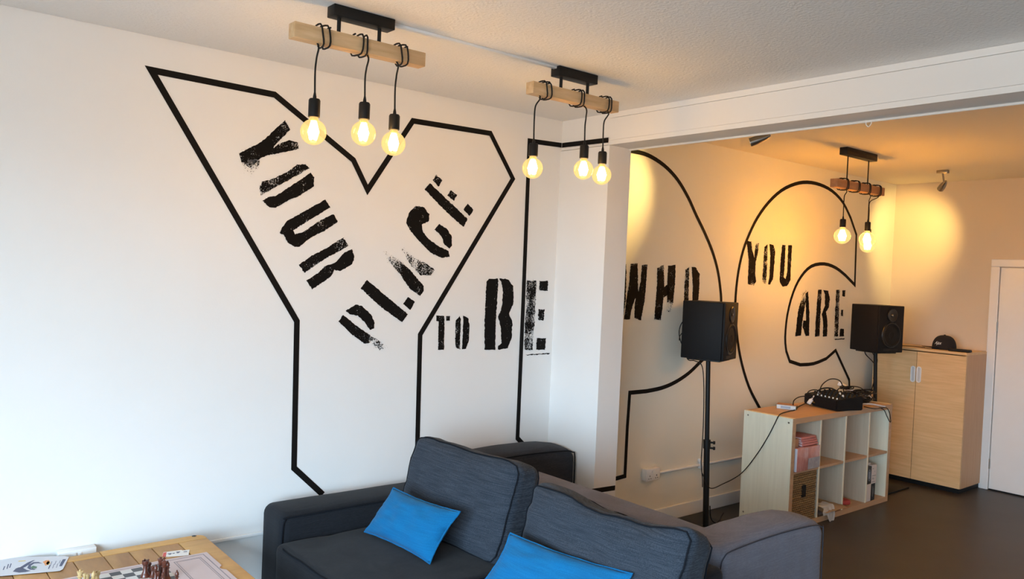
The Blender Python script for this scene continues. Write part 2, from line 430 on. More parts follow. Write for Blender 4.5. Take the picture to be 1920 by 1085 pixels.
# ================================================================== MURAL
def strip(name, pts, label, mapper=wl, off=(0, -.0015, 0), wid=.030, group=None, parent=None, nrm=Vector((0, -1, 0))):
    """a painted line of constant width along pixel points on a wall plane"""
    P = [mapper(*p) for p in pts]
    n = len(P); Lf = []; Rt = []
    for i in range(n):
        a = P[i]-P[i-1] if i else P[1]-P[0]; c = P[i+1]-P[i] if i < n-1 else P[i]-P[i-1]
        a.normalize(); c.normalize()
        na, nc = a.cross(nrm), c.cross(nrm)
        m_ = (na+nc); m_.normalize(); k = max(.28, m_.dot(na)); m_ = m_*(wid/2/k)
        Lf.append(P[i]+m_+Vector(off)); Rt.append(P[i]-m_+Vector(off))
    b = B(); v = b.faces(Lf+Rt, [(i, i+1, n+i+1, n+i) for i in range(n-1)])
    return b
def line(pts, label, extra=None, **kw):
    o = make('mural_outline', strip('x', pts, label, **kw), TAPE, smooth=False, fixn=False)
    return tag(o, label, 'mural line', 'black outline letters of the mural')
# the big Y
line([(605, 926.5), (551, 877), (556.5, 602), (283.5, 131.5), (515, 177.5), (662.5, 300), (689, 356), (774, 226.5), (919.5, 250), (961.5, 335), (787.5, 627), (782.5, 826), (781, 880)],
     'huge black outline letter Y on the near mural wall')
# the O, broken over the pier
ol = thing('mural_outline', 'black outline letter O folding round the corner onto the pier', 'mural line', (2.9, D, 1.0), 'black outline letters of the mural')
make('outline_line', strip('', [(1054, 272.5), (992.5, 264), (981, 560), (970, 821), (986, 838)], ''), TAPE, ol, smooth=False, fixn=False)
make('outline_line', strip('', [(1054, 272.5), (1141, 262.5)], '', mapper=lambda x, y: on(x, y, 0, XP), off=(-.0015, 0, 0), nrm=Vector((-1, 0, 0))), TAPE, ol, smooth=False, fixn=False)
make('outline_line', strip('', [(1100, 922), (1153, 914)], '', mapper=lambda x, y: on(x, y, 1, YP), off=(0, -.0015, 0)), TAPE, ol, smooth=False, fixn=False)
cv = [(1160, 280), (1187, 283.5), (1215, 291), (1245, 310), (1270, 336.5), (1290, 370), (1305, 403), (1320, 434), (1335, 470), (1345, 505), (1350, 538), (1352, 566), (1350, 600), (1342, 635), (1328, 662), (1310, 681), (1290, 700), (1265, 716.5), (1240, 727), (1212, 733)]
cvp = [tuple(q)[:2] for q in spline([(a, c, 0) for a, c in cv], 4)] + [(1180.5, 736), (1176, 800), (1171.5, 892), (1150, 898)]
make('outline_line', strip('', cvp, ''), TAPE, ol, smooth=False, fixn=False)
# the G-like curve
a1 = [(1450, 805), (1436, 785), (1421, 759), (1404, 725), (1391, 683), (1383, 640), (1379, 590), (1379, 555), (1384, 510), (1393, 470), (1405, 438), (1420, 408), (1441, 379), (1465, 357), (1490, 345), (1513, 341.5), (1537, 346), (1560, 358), (1580, 379), (1595, 409)]
a2 = [(1585, 516), (1567, 502), (1545, 494.5), (1521, 499), (1502, 518), (1487, 548), (1476, 590), (1472, 632), (1474, 658)]
a3 = [(1500, 683.5), (1525, 681.5), (1549, 672)]
sp = lambda q: [tuple(v)[:2] for v in spline([(a, c, 0) for a, c in q], 3)]
line(sp(a1) + [(1605.5, 440), (1602.5, 534)] + sp(a2) + [(1480.5, 677)] + sp(a3) + [(1566.5, 656.5), (1592, 712), (1593, 745)],
     'black outline letter of nested curves on the far mural wall')

def letters(word, label, o, s, glyphs, group='distressed stencil words of the mural', jit=1.0):
    """glyphs: list of letters, each a list of (polygon, wear or [(x,y,r,w)...]) in crop pixels"""
    wx = lambda q: wl(o[0]+q[0]/s, o[1]+q[1]/s)
    allp = [wx(q) for g in glyphs for pc in g for q in pc[0]]
    base = Vector((sum(p.x for p in allp)/len(allp), D, min(p.z for p in allp)))
    root = thing('mural_word', label, 'wall lettering', base, group)
    rng = random.Random(len(word)*13+int(o[0]))
    for g in glyphs:
        b = B(); W = []
        for pc in g:
            pts, wear = pc[0], pc[1]; hot = pc[2] if len(pc) > 2 else []
            out = []
            n = len(pts)
            for i in range(n):
                a, c = Vector((*pts[i], 0)), Vector((*pts[(i+1) % n], 0)); k = max(1, int((c-a).length/5.5))
                for j in range(k):
                    q = a.lerp(c, j/k); amt = jit*(1.5+2.2*wear)
                    out.append((q.x+rng.uniform(-1, 1)*amt, q.y+rng.uniform(-1, 1)*amt))
            P3 = [wx(q)+Vector((0, -.0014, 0)) for q in out]
            n0 = len(b.bm.verts)
            b.poly(P3)
            for q in out:
                wv = wear
                for (hx, hy, hr, hw) in hot:
                    d = math.hypot(q[0]-hx, q[1]-hy)/hr
                    if d < 1: wv = max(wv, hw*(1-d*d)+wear*d*d)
                W.append(wv)
            # spatter flecks off the edges of worn pieces
            if wear > .3 or hot:
                for q in out:
                    if rng.random() < .5:
                        wv = max([wear] + [hw for (hx, hy, hr, hw) in hot if math.hypot(q[0]-hx, q[1]-hy) < hr])
                        if wv < .35: continue
                        cx, cy = q[0]+rng.gauss(0, 5*wv), q[1]+rng.gauss(0, 5*wv); rr = rng.uniform(.5, 1.5)
                        b.poly([wx((cx+rr*math.cos(k*2.1+q[0]), cy+rr*math.sin(k*2.1+q[0])))+Vector((0, -.0014, 0)) for k in range(3)])
                        W += [0, 0, 0]
        me_o = make('letter', b, PAINT, root, smooth=False, fixn=False)
        at = me_o.data.attributes.new('wear', 'FLOAT', 'POINT'); at.data.foreach_set('value', W[:len(me_o.data.vertices)])
    return root

letters('YOUR', 'black stencil word YOUR slanting down inside the big outline Y', (240, 90), 2.308, [
    [([(480, 455), (575, 408), (678, 313), (702, 352), (640, 415), (605, 462), (572, 478), (527, 520), (490, 492)], .12, [(500, 500, 60, .6), (690, 330, 45, .45)]),
     ([(618, 442), (650, 415), (700, 398), (735, 408), (738, 435), (690, 448), (650, 455), (600, 465)], .15, [(735, 420, 40, .45)]),
     ([(492, 488), (568, 478), (574, 505), (535, 545), (505, 530)], .72)],
    [([(568, 605), (580, 580), (640, 560), (690, 535), (730, 505), (770, 503), (786, 520), (740, 545), (690, 575), (640, 600), (575, 637)], .38),
     ([(582, 660), (610, 642), (640, 640), (700, 600), (760, 560), (790, 540), (805, 560), (803, 600), (770, 620), (740, 640), (690, 660), (640, 690), (610, 690)], .04)],
    [([(655, 800), (670, 770), (690, 745), (740, 720), (800, 685), (855, 655), (875, 690), (800, 735), (745, 768), (715, 790), (722, 805), (760, 795), (830, 745), (890, 718), (908, 752), (850, 790), (790, 820), (740, 860), (720, 860), (690, 840), (675, 810)], .05, [(820, 760, 60, .3)])],
    [([(740, 937), (800, 895), (860, 865), (930, 820), (955, 855), (900, 885), (850, 912), (762, 973)], .15, [(940, 840, 60, .45)]),
     ([(770, 1005), (820, 975), (850, 945), (900, 925), (935, 885), (968, 868), (980, 905), (970, 935), (920, 965), (893, 960), (880, 985), (840, 1015), (797, 1043)], .04)]])
letters('PLACE', 'black stencil word PLACE slanting up inside the big outline Y', (600, 200), 2.2609, [
    [([(108, 865), (150, 838), (180, 845), (215, 880), (230, 910), (228, 940), (210, 945), (190, 915), (160, 885), (125, 880)], .05),
     ([(78, 910), (98, 882), (150, 925), (200, 960), (228, 980), (210, 1000), (190, 1005), (130, 960)], .06, [(215, 995, 40, .5)]),
     ([(200, 985), (235, 978), (280, 1020), (250, 1030), (205, 1005)], .75)],
    [([(173, 770), (198, 733), (290, 810), (372, 880), (347, 913), (260, 850)], .0), ([(352, 835), (372, 805), (402, 825), (382, 862)], .0)],
    [([(290, 655), (330, 645), (380, 690), (440, 760), (440, 780), (425, 803), (380, 770), (340, 710)], .1, [(310, 650, 70, .75)]),
     ([(272, 612), (312, 630), (335, 660), (300, 665)], .72),
     ([(345, 600), (400, 640), (450, 665), (485, 690), (470, 715), (430, 715), (400, 690), (370, 650)], .45, [(350, 605, 60, .85)])],
    [([(365, 490), (375, 450), (405, 420), (440, 425), (463, 455), (460, 485), (430, 500), (435, 530), (460, 560), (500, 590), (545, 610), (548, 635), (515, 640), (470, 620), (420, 570), (385, 530)], .04, [(410, 425, 35, .45)]),
     ([(485, 520), (505, 497), (535, 515), (558, 550), (558, 590), (548, 602), (525, 580), (515, 550)], .0)],
    [([(443, 350), (465, 323), (540, 395), (625, 475), (607, 510), (520, 430)], .03, [(540, 415, 30, .4)]),
     ([(478, 312), (492, 288), (518, 312), (503, 338)], .15), ([(540, 375), (555, 353), (580, 375), (568, 400)], .12), ([(607, 435), (625, 410), (650, 437), (633, 463)], 0)]])
letters('TO', 'small black stencil word TO right of the stem of the outline Y', (600, 200), 2.2609, [
    [([(492, 885), (525, 885), (527, 905), (525, 1030), (500, 1030), (502, 910), (493, 908)], .12), ([(535, 886), (550, 886), (549, 907), (535, 907)], .1)],
    [([(572, 990), (575, 905), (592, 885), (596, 900), (592, 1020), (594, 1028), (575, 1020)], .3), ([(605, 885), (628, 895), (633, 930), (630, 990), (618, 1025), (600, 1028), (603, 1000), (607, 900)], .08)]], jit=.6)
letters('BE', 'tall black stencil word BE beside the corner of the pier', (600, 200), 2.2609, [
    [([(705, 745), (715, 728), (755, 728), (752, 800), (745, 900), (742, 1030), (697, 1030), (697, 900)], .02),
     ([(760, 728), (795, 730), (818, 760), (820, 830), (800, 875), (815, 910), (812, 980), (795, 1022), (755, 1030), (752, 1018), (768, 1000), (765, 930), (755, 890), (770, 850), (775, 780), (768, 745)], .03)],
    [([(877, 735), (918, 738), (912, 850), (907, 940), (900, 1030), (865, 1030), (870, 900)], .42),
     ([(930, 738), (966, 738), (965, 780), (930, 778)], .2), ([(925, 858), (950, 858), (948, 905), (925, 903)], .3), ([(918, 980), (958, 980), (953, 1030), (915, 1030)], .05),
     ([(872, 1050), (975, 1043), (970, 1048), (880, 1053)], .1)]])
letters('WHO', 'black stencil word WHO on the far wall beside the pier', (1140, 240), 2.711, [
    [([(55, 690), (92, 692), (93, 800), (88, 880), (78, 950), (60, 950), (62, 820)], .2),
     ([(115, 690), (150, 688), (151, 760), (153, 830), (132, 880), (120, 920), (110, 972), (80, 972), (92, 880), (105, 800)], .05, [(130, 690, 25, .4)]),
     ([(172, 695), (200, 693), (192, 800), (185, 880), (167, 978), (133, 965), (135, 900), (140, 850), (155, 830), (165, 780)], .06, [(150, 970, 25, .4), (188, 695, 22, .4)])],
    [([(250, 710), (283, 695), (285, 800), (280, 880), (268, 975), (235, 972), (240, 900), (248, 800)], .1, [(262, 705, 40, .45), (250, 975, 25, .4)]),
     ([(280, 812), (306, 790), (312, 842), (282, 862)], .12),
     ([(305, 700), (343, 695), (340, 790), (333, 850), (330, 900), (315, 935), (297, 930), (300, 870), (300, 790)], .1, [(315, 920, 60, .65)])],
    [([(393, 720), (412, 705), (410, 800), (407, 880), (402, 965), (380, 960), (385, 880), (388, 800)], .36),
     ([(425, 705), (445, 708), (465, 740), (463, 820), (458, 890), (448, 960), (425, 968), (428, 880), (430, 800)], .05)]], jit=.8)
letters('YOU', 'black stencil word YOU high on the far mural wall', (1360, 260), 2.466, [
    [([(97, 470), (120, 475), (125, 520), (133, 550), (140, 485), (155, 483), (150, 530), (140, 570), (138, 625), (142, 660), (130, 678), (103, 672), (105, 620), (108, 560)], .12, [(148, 490, 30, .5), (125, 675, 30, .6), (100, 475, 25, .4)])],
    [([(180, 500), (195, 487), (193, 560), (188, 660), (185, 672), (170, 660), (175, 580)], .36), ([(203, 487), (222, 490), (230, 520), (225, 590), (220, 650), (205, 675), (197, 672), (203, 640), (207, 540)], .08)],
    [([(262, 490), (278, 492), (275, 560), (270, 640), (278, 648), (285, 620), (290, 492), (308, 492), (303, 580), (300, 655), (285, 680), (265, 685), (250, 660), (255, 560)], .07, [(298, 560, 40, .3)])]], jit=.6)
letters('ARE', 'black stencil word ARE inside the innermost outline curve', (1360, 260), 2.466, [
    [([(335, 800), (358, 712), (375, 700), (370, 760), (355, 850), (350, 910), (322, 913)], .08, [(360, 710, 75, .65)]),
     ([(370, 715), (382, 705), (388, 800), (387, 910), (370, 912), (357, 870), (360, 840), (372, 840), (372, 780)], .05)],
    [([(428, 697), (445, 697), (440, 800), (435, 912), (413, 915), (420, 800)], .15, [(435, 720, 40, .35)]), ([(452, 700), (475, 702), (483, 740), (478, 780), (465, 800), (472, 840), (470, 912), (450, 915), (452, 850), (445, 810), (460, 770), (460, 720)], .05)],
    [([(512, 698), (528, 700), (525, 800), (520, 912), (502, 915), (507, 800)], .38), ([(540, 700), (555, 700), (553, 730), (540, 728)], .2), ([(535, 790), (545, 790), (544, 820), (533, 818)], .3), ([(530, 878), (547, 878), (548, 912), (527, 915)], .05), ([(503, 925), (553, 922), (550, 927), (508, 930)], .1)]], jit=.6)

# ================================================================== PENDANT LAMPS
def pendant(label, xb, xw, y, zc, zbase, zw, rods, cords, wood, R_, fil, thin=False, wy=.026):
    """xb base extents, xw wooden beam extents, zw beam z extents, cords: (x_wrap, x_hang, z_socket_top, z_socket_bottom, dy)"""
    t = thing('pendant_light', label, 'lamp', ((xb[0]+xb[1])/2, y, zw[0]-.4), 'triple bulb beam pendants')
    make('ceiling_plate', B().box(xb[0], xb[1], y-.03, y+.03, zbase, zc, .003), BLACK, t)
    for x in rods:
        if thin: make('rod', B().cyl((x, y, zw[1]-.002), (x, y, zbase), .0045, seg=10), BLACK, t)
        else: make('rod', B().cyl((x, y, zw[1]-.002), (x, y, zbase), .0075, seg=12), BLACK, t)
    make('wooden_beam', B().box(xw[0], xw[1], y-wy, y+wy, zw[0], zw[1], .003), wood, t)
    zm = (zw[0]+zw[1])/2; hz = (zw[1]-zw[0])/2
    for (xc, xh, zt, zs, dy) in cords:
        sg_ = 1 if xh is None or xh >= xc else -1
        # cord: two loose turns round the beam, then straight down
        pts = []; n = 40; turns = 2.25; ry, rz = wy+.010, hz+.012
        for k in range(n+1):
            a = PI*.5 + k/n*turns*2*PI
            ca, sa = math.cos(a), math.sin(a)
            q = 1/max(abs(ca)**4+abs(sa)**4, 1e-6)**.25
            pts.append(Vector((xc + sg_*(k/n-.5)*.052 + .004*math.sin(a*1.3), y + dy*0 - ry*ca*q*.97, zm + rz*sa*q*(1.0+.06*math.sin(a)))))
        if xh is None:
            make('cord', B().tube(pts, .0034, 8), RUBBER, t); continue
        end = pts[-1]
        hang = spline([end, Vector((xh+(end.x-xh)*.5, y-.4*ry, zw[0]-.012)), Vector((xh+.002, y+dy, zw[0]-.05)), Vector((xh-.002, y+dy, (zw[0]+zt)/2)), Vector((xh, y+dy, zt+.02))], 6)
        make('cord', B().tube(pts+hang[1:], .0034, 8), RUBBER, t)
        yc = y+dy
        sk = make('lamp_holder', B().lathe((xh, yc, zs), (0, 0, 1), [(.0, 0), (.0215, 0), (.0215, zt-zs-.006), (.018, zt-zs), (.0, zt-zs)], 24), BLACK, t)
        make('cable_grip', B().lathe((xh, yc, zt-.001), (0, 0, 1), [(.007, 0), (.0065, .010), (.0038, .024), (.0, .024)], 12), BLACK, sk)
        # bulb hangs mouth up
        cz = zs - .007 - R_
        prof = [(.0, -R_)]
        for k in range(1, 19):
            a = -PI/2 + k/18*(PI/2+1.16)
            prof.append((R_*math.cos(a), R_*math.sin(a)))
        r0, h0 = prof[-1]
        top = zs-cz+.002
        prof += [(max(.0150, r0*.86), h0+(top-h0)*.4), (.0145, top)]
        bl = make('bulb', B().lathe((xh, yc, cz), (0, 0, 1), prof, 32, cap=False), GLASS, t)
        k_ = R_/.0475
        b = B()
        for q in range(4):
            a = q*PI/2+.4
            b.tube([(xh+.007*math.cos(a), yc+.007*math.sin(a), cz+.036*k_), (xh+.014*math.cos(a)*k_, yc+.014*math.sin(a)*k_, cz+.0*k_), (xh+.011*math.cos(a)*k_, yc+.011*math.sin(a)*k_, cz-.027*k_)], [.006*k_, .0105*k_, .006*k_], 8)
        make('filament', b, fil, bl)
        make('screw_cap', B().lathe((xh, yc, zs-.014), (0, 0, 1), [(.0, 0), (.0135, 0), (.0135, .013), (.0, .013)], 16), BRASS, bl)
    return t
pendant('nearest black and pine pendant lamp with three glowing globe bulbs', (1.345, 1.604), (1.195, 1.752), 2.768, CZ, 2.690, (2.578, 2.634), (1.380, 1.552),
        [(1.318, 1.294, 2.376, 2.309, 0), (1.472, 1.500, 2.397, 2.333, 0), (1.652, 1.634, 2.372, 2.312, 0)], PINE, .0475, FIL)
pendant('black and pine pendant lamp hanging in front of the pier', (2.490, 2.742), (2.340, 2.900), 2.787, CZ, 2.688, (2.580, 2.634), (2.530, 2.703),
        [(2.432, 2.378, 2.360, 2.302, 0), (2.640, 2.700, 2.395, 2.332, 0), (2.826, 2.826, 2.380, 2.320, 0)], PINE, .0475, FIL)
pendant('farther pendant lamp with reddish beam and large bulbs over the shelf', (5.60, 6.06), (5.49, 6.205), 3.052, CZ2, 2.738, (2.488, 2.550), (5.672, 5.985),
        [(5.622, 5.648, 2.266, 2.207, 0), (5.79, None, 0, 0, 0), (5.955, 6.022, 2.272, 2.204, 0), (6.120, 6.125, 2.225, 2.165, .045)], PINE_RED, .059, FIL3, thin=True, wy=.03)

pendant('extra unseen pendant lamp added at the right to warm the far room', (5.60, 6.06), (5.49, 6.205), .35, CZ2, 2.738, (2.488, 2.550), (5.672, 5.985),  # added lamp, never in view, supplies orange light for the far ceiling
        [(5.640, 5.648, 2.266, 2.207, 0), (5.85, 5.85, 2.30, 2.24, 0), (6.06, 6.06, 2.225, 2.165, 0)], PINE_RED, .059, FIL3, thin=True, wy=.03)

# ------------------------------------------------------------------ spotlights on the far ceiling
def spotlight(label, base, head, aim, power, ang=62, blend=.9):
    base = Vector(base); head = Vector(head); d = (Vector(aim)-head).normalized()
    t = thing('ceiling_spotlight', label, 'spotlight', base, 'nickel bullet spotlights')
    make('bracket', B().box(base.x-.022, base.x+.022, base.y-.045, base.y+.045, CZ2-.028, CZ2, .004), CHROME, t)
    make('stem', B().cyl((base.x, base.y, CZ2-.028), head-d*.03, .007, seg=12), CHROME, t)
    make('bullet_head', B().lathe(head-d*.075, d, [(.0, 0), (.009, .004), (.018, .03), (.025, .07), (.028, .09), (.028, .132), (.026, .132), (.025, .125), (.0, .125)], 24), CHROME, t)
    make('lamp_lens', B().lathe(head+d*.0505, d, [(.0, 0), (.024, 0), (.024, .003), (.0, .003)], 20), emis('spot_lens', (1, .78, .42), 14), t)
    l = bpy.data.lights.new('spot_beam', 'SPOT'); l.energy = power; l.color = (1, .66, .20); l.spot_size = math.radians(ang); l.spot_blend = blend; l.shadow_soft_size = .025
    o = bpy.data.objects.new('spot_beam', l); COL.objects.link(o); o.parent = t
    o.location = head+d*.075-base; o.rotation_euler = d.to_track_quat('-Z', 'Y').to_euler()
h1 = on(1423, 261, 1, 2.98)
spotlight('nickel bullet spotlight peeking out below the white beam', (h1.x+.05, h1.y, CZ2), h1, (3.92, D, 2.33), SPOT_W, 62)
h2 = Vector((7.16, 2.99, 2.665))
spotlight('nickel bullet spotlight on the far ceiling near the corner', (7.14, 2.988, CZ2), h2, (7.93, 3.66, 2.22), SPOT_W, 72)

# ================================================================== SOFAS
def cushion(name, c, ax, h, r, m, parent, bulge=(0, 0, 0), wr=.006, seed=0, n=(14, 14, 5), sag=0, pipe=True, fs=0):
    """soft cushion; axes: 0 width, 1 height, 2 thickness (front is -axis 2)"""
    def fn(p, hh):
        u, v, t = p.x/hh[0], p.y/hh[1], p.z/hh[2]
        q = p.copy()
        f = (1-min(1, u*u))*(1-min(1, v*v))
        q.z += bulge[2]*f*(1 if t > 0 else -1)*abs(t)
        q.y += bulge[1]*(1-u*u)*v*(1-.5*t*t)
        q.x += bulge[0]*(1-v*v)*u
        if v > 0: q.y += sag*v*(1-u*u)*(.5+.5*math.cos(u*2.2))
        q += Vector((nz(p, 9, seed), nz(p, 9, seed+3), nz(p, 8, seed+5)))*wr
        q.z += wr*.6*nz((p.x*.6, p.y*3, 0), 10, seed+9)
        return q
    o = make(name, B().rbox(c, ax, h, r, n, fn), m, parent, sharp=80)
    if pipe:
        C_ = Vector(c); A = [Vector(a).normalized() for a in ax]
        for sg in (-1, 1):
            pts = []; N = 64
            for k in range(N):
                a = 2*PI*k/N; ca, sa = math.cos(a), math.sin(a); q = 1/max(abs(ca)**9+abs(sa)**9, 1e-9)**(1/9)
                p = Vector((h[0]*ca*q, h[1]*sa*q, 0))
                p.x = max(-h[0]+r*.18, min(h[0]-r*.18, p.x)); p.y = max(-h[1]+r*.18, min(h[1]-r*.18, p.y)); p.z = sg*(h[2]-r*.30)
                p = fn(p, h); pts.append(C_+A[0]*p.x+A[1]*p.y+A[2]*p.z)
            make('piping', B().tube(pts, .0034, 6, closed=True), PIPING, o)
    return o

# --- near sofa, faces the window, its back to the second sofa
s1 = thing('sofa', 'charcoal sofa in front with loose back cushions facing the chess table', 'sofa', (2.05, 2.6, 0))
AX = (Vector((1, 0, 0)), Vector((0, 1, 0)), Vector((0, 0, 1)))
make('seat_base', B().rbox((2.02, 2.6, .185), AX, (.50, .86, .115), .03, (3, 5, 2)), SOFA2, s1)
def armfn(seed, dome=.012):
    def fn(p, hh):
        q = p.copy()
        if p.z > 0: q.z += dome*(1-(p.y/hh[1])**2)*(p.z/hh[2])
        q.z += .004*nz(p, 5, seed)*(1 if p.z > hh[2]*.5 else 0); q.y += .004*nz(p, 6, seed+2)
        return q
    return fn
ar = make('armrest', B().rbox((1.985, 3.565, .345), AX, (.457, .125, .265), .045, (12, 4, 6), armfn(1)), SOFA2, s1, sharp=80)
make('piping', B().tube(spline([(1.532, 3.45, .40), (1.534, 3.449, .53), (1.545, 3.447, .590), (1.60, 3.446, .598), (2.2, 3.446, .600), (2.40, 3.446, .598)], 6), .004, 6), PIPING, ar)
ar = make('armrest', B().rbox((1.985, 1.635, .345), AX, (.457, .125, .265), .045, (12, 4, 6), armfn(2)), SOFA2, s1, sharp=80)
make('back_frame', B().rbox((2.485, 2.64, .385), AX, (.085, .862, .305), .035, (3, 10, 5), armfn(4, .0)), SOFA2, s1, sharp=80)
for yc, sd in ((3.015, 11), (2.175, 12)):
    cushion('seat_cushion', (1.865, yc, .405), (Vector((0, -1, 0)), Vector((1, 0, 0)), Vector((0, 0, 1))), (.418, .372, .092), .035, SOFA2, s1, bulge=(0, 0, .012), wr=.007, seed=sd, n=(16, 12, 4))
for x in (1.6, 2.45):
    for y in (1.62, 3.58): make('leg', B().box(x-.03, x+.03, y-.03, y+.03, 0, .09, .004), BLACK, s1)
def lean(yaw, tilt):
    wv = Vector((math.sin(yaw), -math.cos(yaw), 0)); nb = Vector((math.cos(yaw), math.sin(yaw), 0))
    hv = nb*math.sin(tilt)+Vector((0, 0, 1))*math.cos(tilt); tv = nb*math.cos(tilt)-Vector((0, 0, 1))*math.sin(tilt)
    return (wv, hv, tv)
cushion('back_cushion', (2.270, 3.055, .692), lean(.06, .30), (.385, .226, .085), .05, SOFA, s1, bulge=(.004, .004, .03), wr=.009, seed=21, sag=-.012)
cushion('back_cushion', (2.245, 2.105, .674), lean(.03, .26), (.405, .220, .085), .05, SOFA, s1, bulge=(.004, .004, .03), wr=.017, seed=31, sag=-.035)

# --- second sofa, back to back
s2 = thing('sofa', 'grey sofa behind standing back to back, arms pointing toward the speakers', 'sofa', (3.0, 2.8, 0))
make('seat_base', B().rbox((3.05, 2.80, .20), AX, (.34, .70, .13), .03, (3, 5, 2)), SOFA3, s2)
make('back_frame', B().rbox((2.715, 2.80, .415), AX, (.10, .94, .315), .04, (3, 10, 5), armfn(5, .006)), SOFA3, s2, sharp=80)
def arm2fn(seed):
    def fn(p, hh):
        q = p.copy(); u = p.x/hh[0]; k = max(0, p.z/hh[2])
        q.z += k*(.018*(1-(p.y/hh[1])**2) + .016*(1-u*u) - .02*max(0, u-.6)*2.5)
        q.z += k*.006*nz(p, 5, seed); q.y += .005*nz(p, 7, seed+1)
        q.y += .003*math.sin(p.x*60)*max(0, min(1, (hh[2]-p.z)*4))*(1 if p.y < 0 else 0)
        return q
    return fn
ar = make('armrest', B().rbox((3.02, 3.600, .405), AX, (.392, .135, .310), .05, (14, 5, 6), arm2fn(7)), SOFA2B, s2, sharp=80)
make('piping', B().tube(spline([(2.66, 3.470, .705), (2.75, 3.469, .716), (3.0, 3.468, .722), (3.30, 3.469, .712), (3.38, 3.474, .695), (3.405, 3.476, .66), (3.408, 3.476, .4)], 6), .004, 6), PIPING, ar)
ar = make('armrest', B().rbox((3.02, 1.965, .405), AX, (.392, .118, .310), .05, (20, 5, 8), arm2fn(8)), SOFA3, s2, sharp=80)
make('piping', B().tube(spline([(2.632, 1.852, .50), (2.634, 1.852, .64), (2.655, 1.852, .688), (2.72, 1.852, .706), (3.0, 1.850, .716), (3.30, 1.851, .706), (3.385, 1.854, .684), (3.408, 1.858, .65), (3.410, 1.858, .3)], 6), .0026, 6), PIPING3, ar)
cushion('seat_cushion', (3.10, 2.77, .385), (Vector((0, -1, 0)), Vector((1, 0, 0)), Vector((0, 0, 1))), (.67, .29, .07), .035, SOFA3, s2, bulge=(0, 0, .01), seed=15)
for x in (2.7, 3.34):
    for y in (1.95, 3.6): make('leg', B().box(x-.03, x+.03, y-.03, y+.03, 0, .10, .004), BLACK, s2)

# --- blue scatter cushions
def pillow(label, bl, br, tl, tr, th, seed):
    bl, br, tl, tr = map(Vector, (bl, br, tl, tr)); b = B(); N = 22
    nrm = ((br-bl).cross(tl-bl)).normalized()
    grid = {}
    for sg in (-1, 1):
        for i in range(N+1):
            for j in range(N+1):
                u, v = i/N, j/N
                edge = i in (0, N) or j in (0, N)
                if edge and sg == 1: grid[(sg, i, j)] = grid[(-1, i, j)]; continue
                U, V = 2*u-1, 2*v-1
                # corners stick out, edges draw in
                pu = u + .035*U*(-(1-V*V))*1.0; pv = v + .05*V*(-(1-U*U))
                p = bl.lerp(br, pu).lerp(tl.lerp(tr, pu), pv)
                f = (max(0, (1-U*U))**.45)*(max(0, (1-V*V))**.45)
                p = p + nrm*sg*th*f
                p = p + nrm*(.009*nz((u*2, v*2, sg), 3, seed) + .005*nz((u*5, v*5, sg), 3, seed))*(.3+f) + Vector((0, 0, .002*nz((u, v, 0), 12, seed)))
                grid[(sg, i, j)] = b.bm.verts.new(p)
        for i in range(N):
            for j in range(N):
                q = [grid[(sg, i, j)], grid[(sg, i+1, j)], grid[(sg, i+1, j+1)], grid[(sg, i, j+1)]]
                try: b.bm.faces.new(q)
                except ValueError: pass
    rim = [grid[(-1, i, 0)].co.copy() for i in range(N)] + [grid[(-1, N, j)].co.copy() for j in range(N)] + [grid[(-1, i, N)].co.copy() for i in range(N, 0, -1)] + [grid[(-1, 0, j)].co.copy() for j in range(N, 0, -1)]
    o = make('scatter_cushion', b, BLUE, sharp=75)
    tag(o, label, 'cushion', 'blue scatter cushions')
    seam = bmesh.new(); sb = B(); sb.tube(rim, .004, 6, closed=True)
    make('seam', sb, BLUE, o)
pillow('bright blue cushion lying at the left end of the near sofa', on(683, 996, 2, .515), on(806, 1056, 2, .515), on(738, 914, 2, .715), on(863, 959, 2, .715), .062, 3)
a_, c_ = on(957, 999, 2, .72), on(1187, 1076, 2, .72)
dn = Vector((-.13, .03, -.205))
pillow('bright blue cushion cut off by the bottom edge of the picture', a_+dn, c_+dn, a_, c_, .062, 5)

# ================================================================== CHESS TABLE
TZ = .52
def T(x, y, z=TZ): return on(x, y, 2, z)
tx1, ty1 = 1.242, 3.655; tx0, ty0 = -.10, 2.80
tb = thing('games_table', 'brown wooden games table in the lower left corner', 'table', ((tx0+tx1)/2, (ty0+ty1)/2, 0))
th = .04; gp = .0016
# far border: boards along X
xs = [tx0, .33, .815, tx1]
for a, c in zip(xs[:-1], xs[1:]):
    if c == tx1:
        rr = .04; pts = [(a+gp, ty1-.062, 0), (tx1, ty1-.062, 0)] + [(tx1-rr+rr*math.cos(q*PI/12), ty1-rr+rr*math.sin(q*PI/12), 0) for q in range(7)] + [(a+gp, ty1, 0)]
        make('board', B().poly([(p[0], p[1], TZ-th) for p in pts], (0, 0, th)), MANGO_X, tb, smooth=False)
    else: make('board', B().box(a+gp, c-gp, ty1-.062, ty1, TZ-th, TZ, .002), MANGO_X, tb)
make('board', B().box(1.119, tx1, ty0+.064, ty1-.0645, TZ-th, TZ, .002), MANGO_X, tb)
make('board', B().box(tx0, tx0+.12, ty0+.064, ty1-.0645, TZ-th, TZ, .002), MANGO_X, tb)
make('board', B().box(tx0, tx1, ty0, ty0+.062, TZ-th, TZ, .002), MANGO_X, tb)
xs = [.022, .13, .25, .37, .49, .60, .705, .818, .915, 1.005, 1.117]
for a, c in zip(xs[:-1], xs[1:]):
    make('board', B().box(a+gp, c-gp, ty0+.064, ty1-.0645, TZ-th, TZ-.0005, .0015), MANGO, tb)
make('under_panel', B().box(tx0+.01, tx1-.01, ty0+.01, ty1-.01, TZ-th-.012, TZ-th), MANGO, tb)
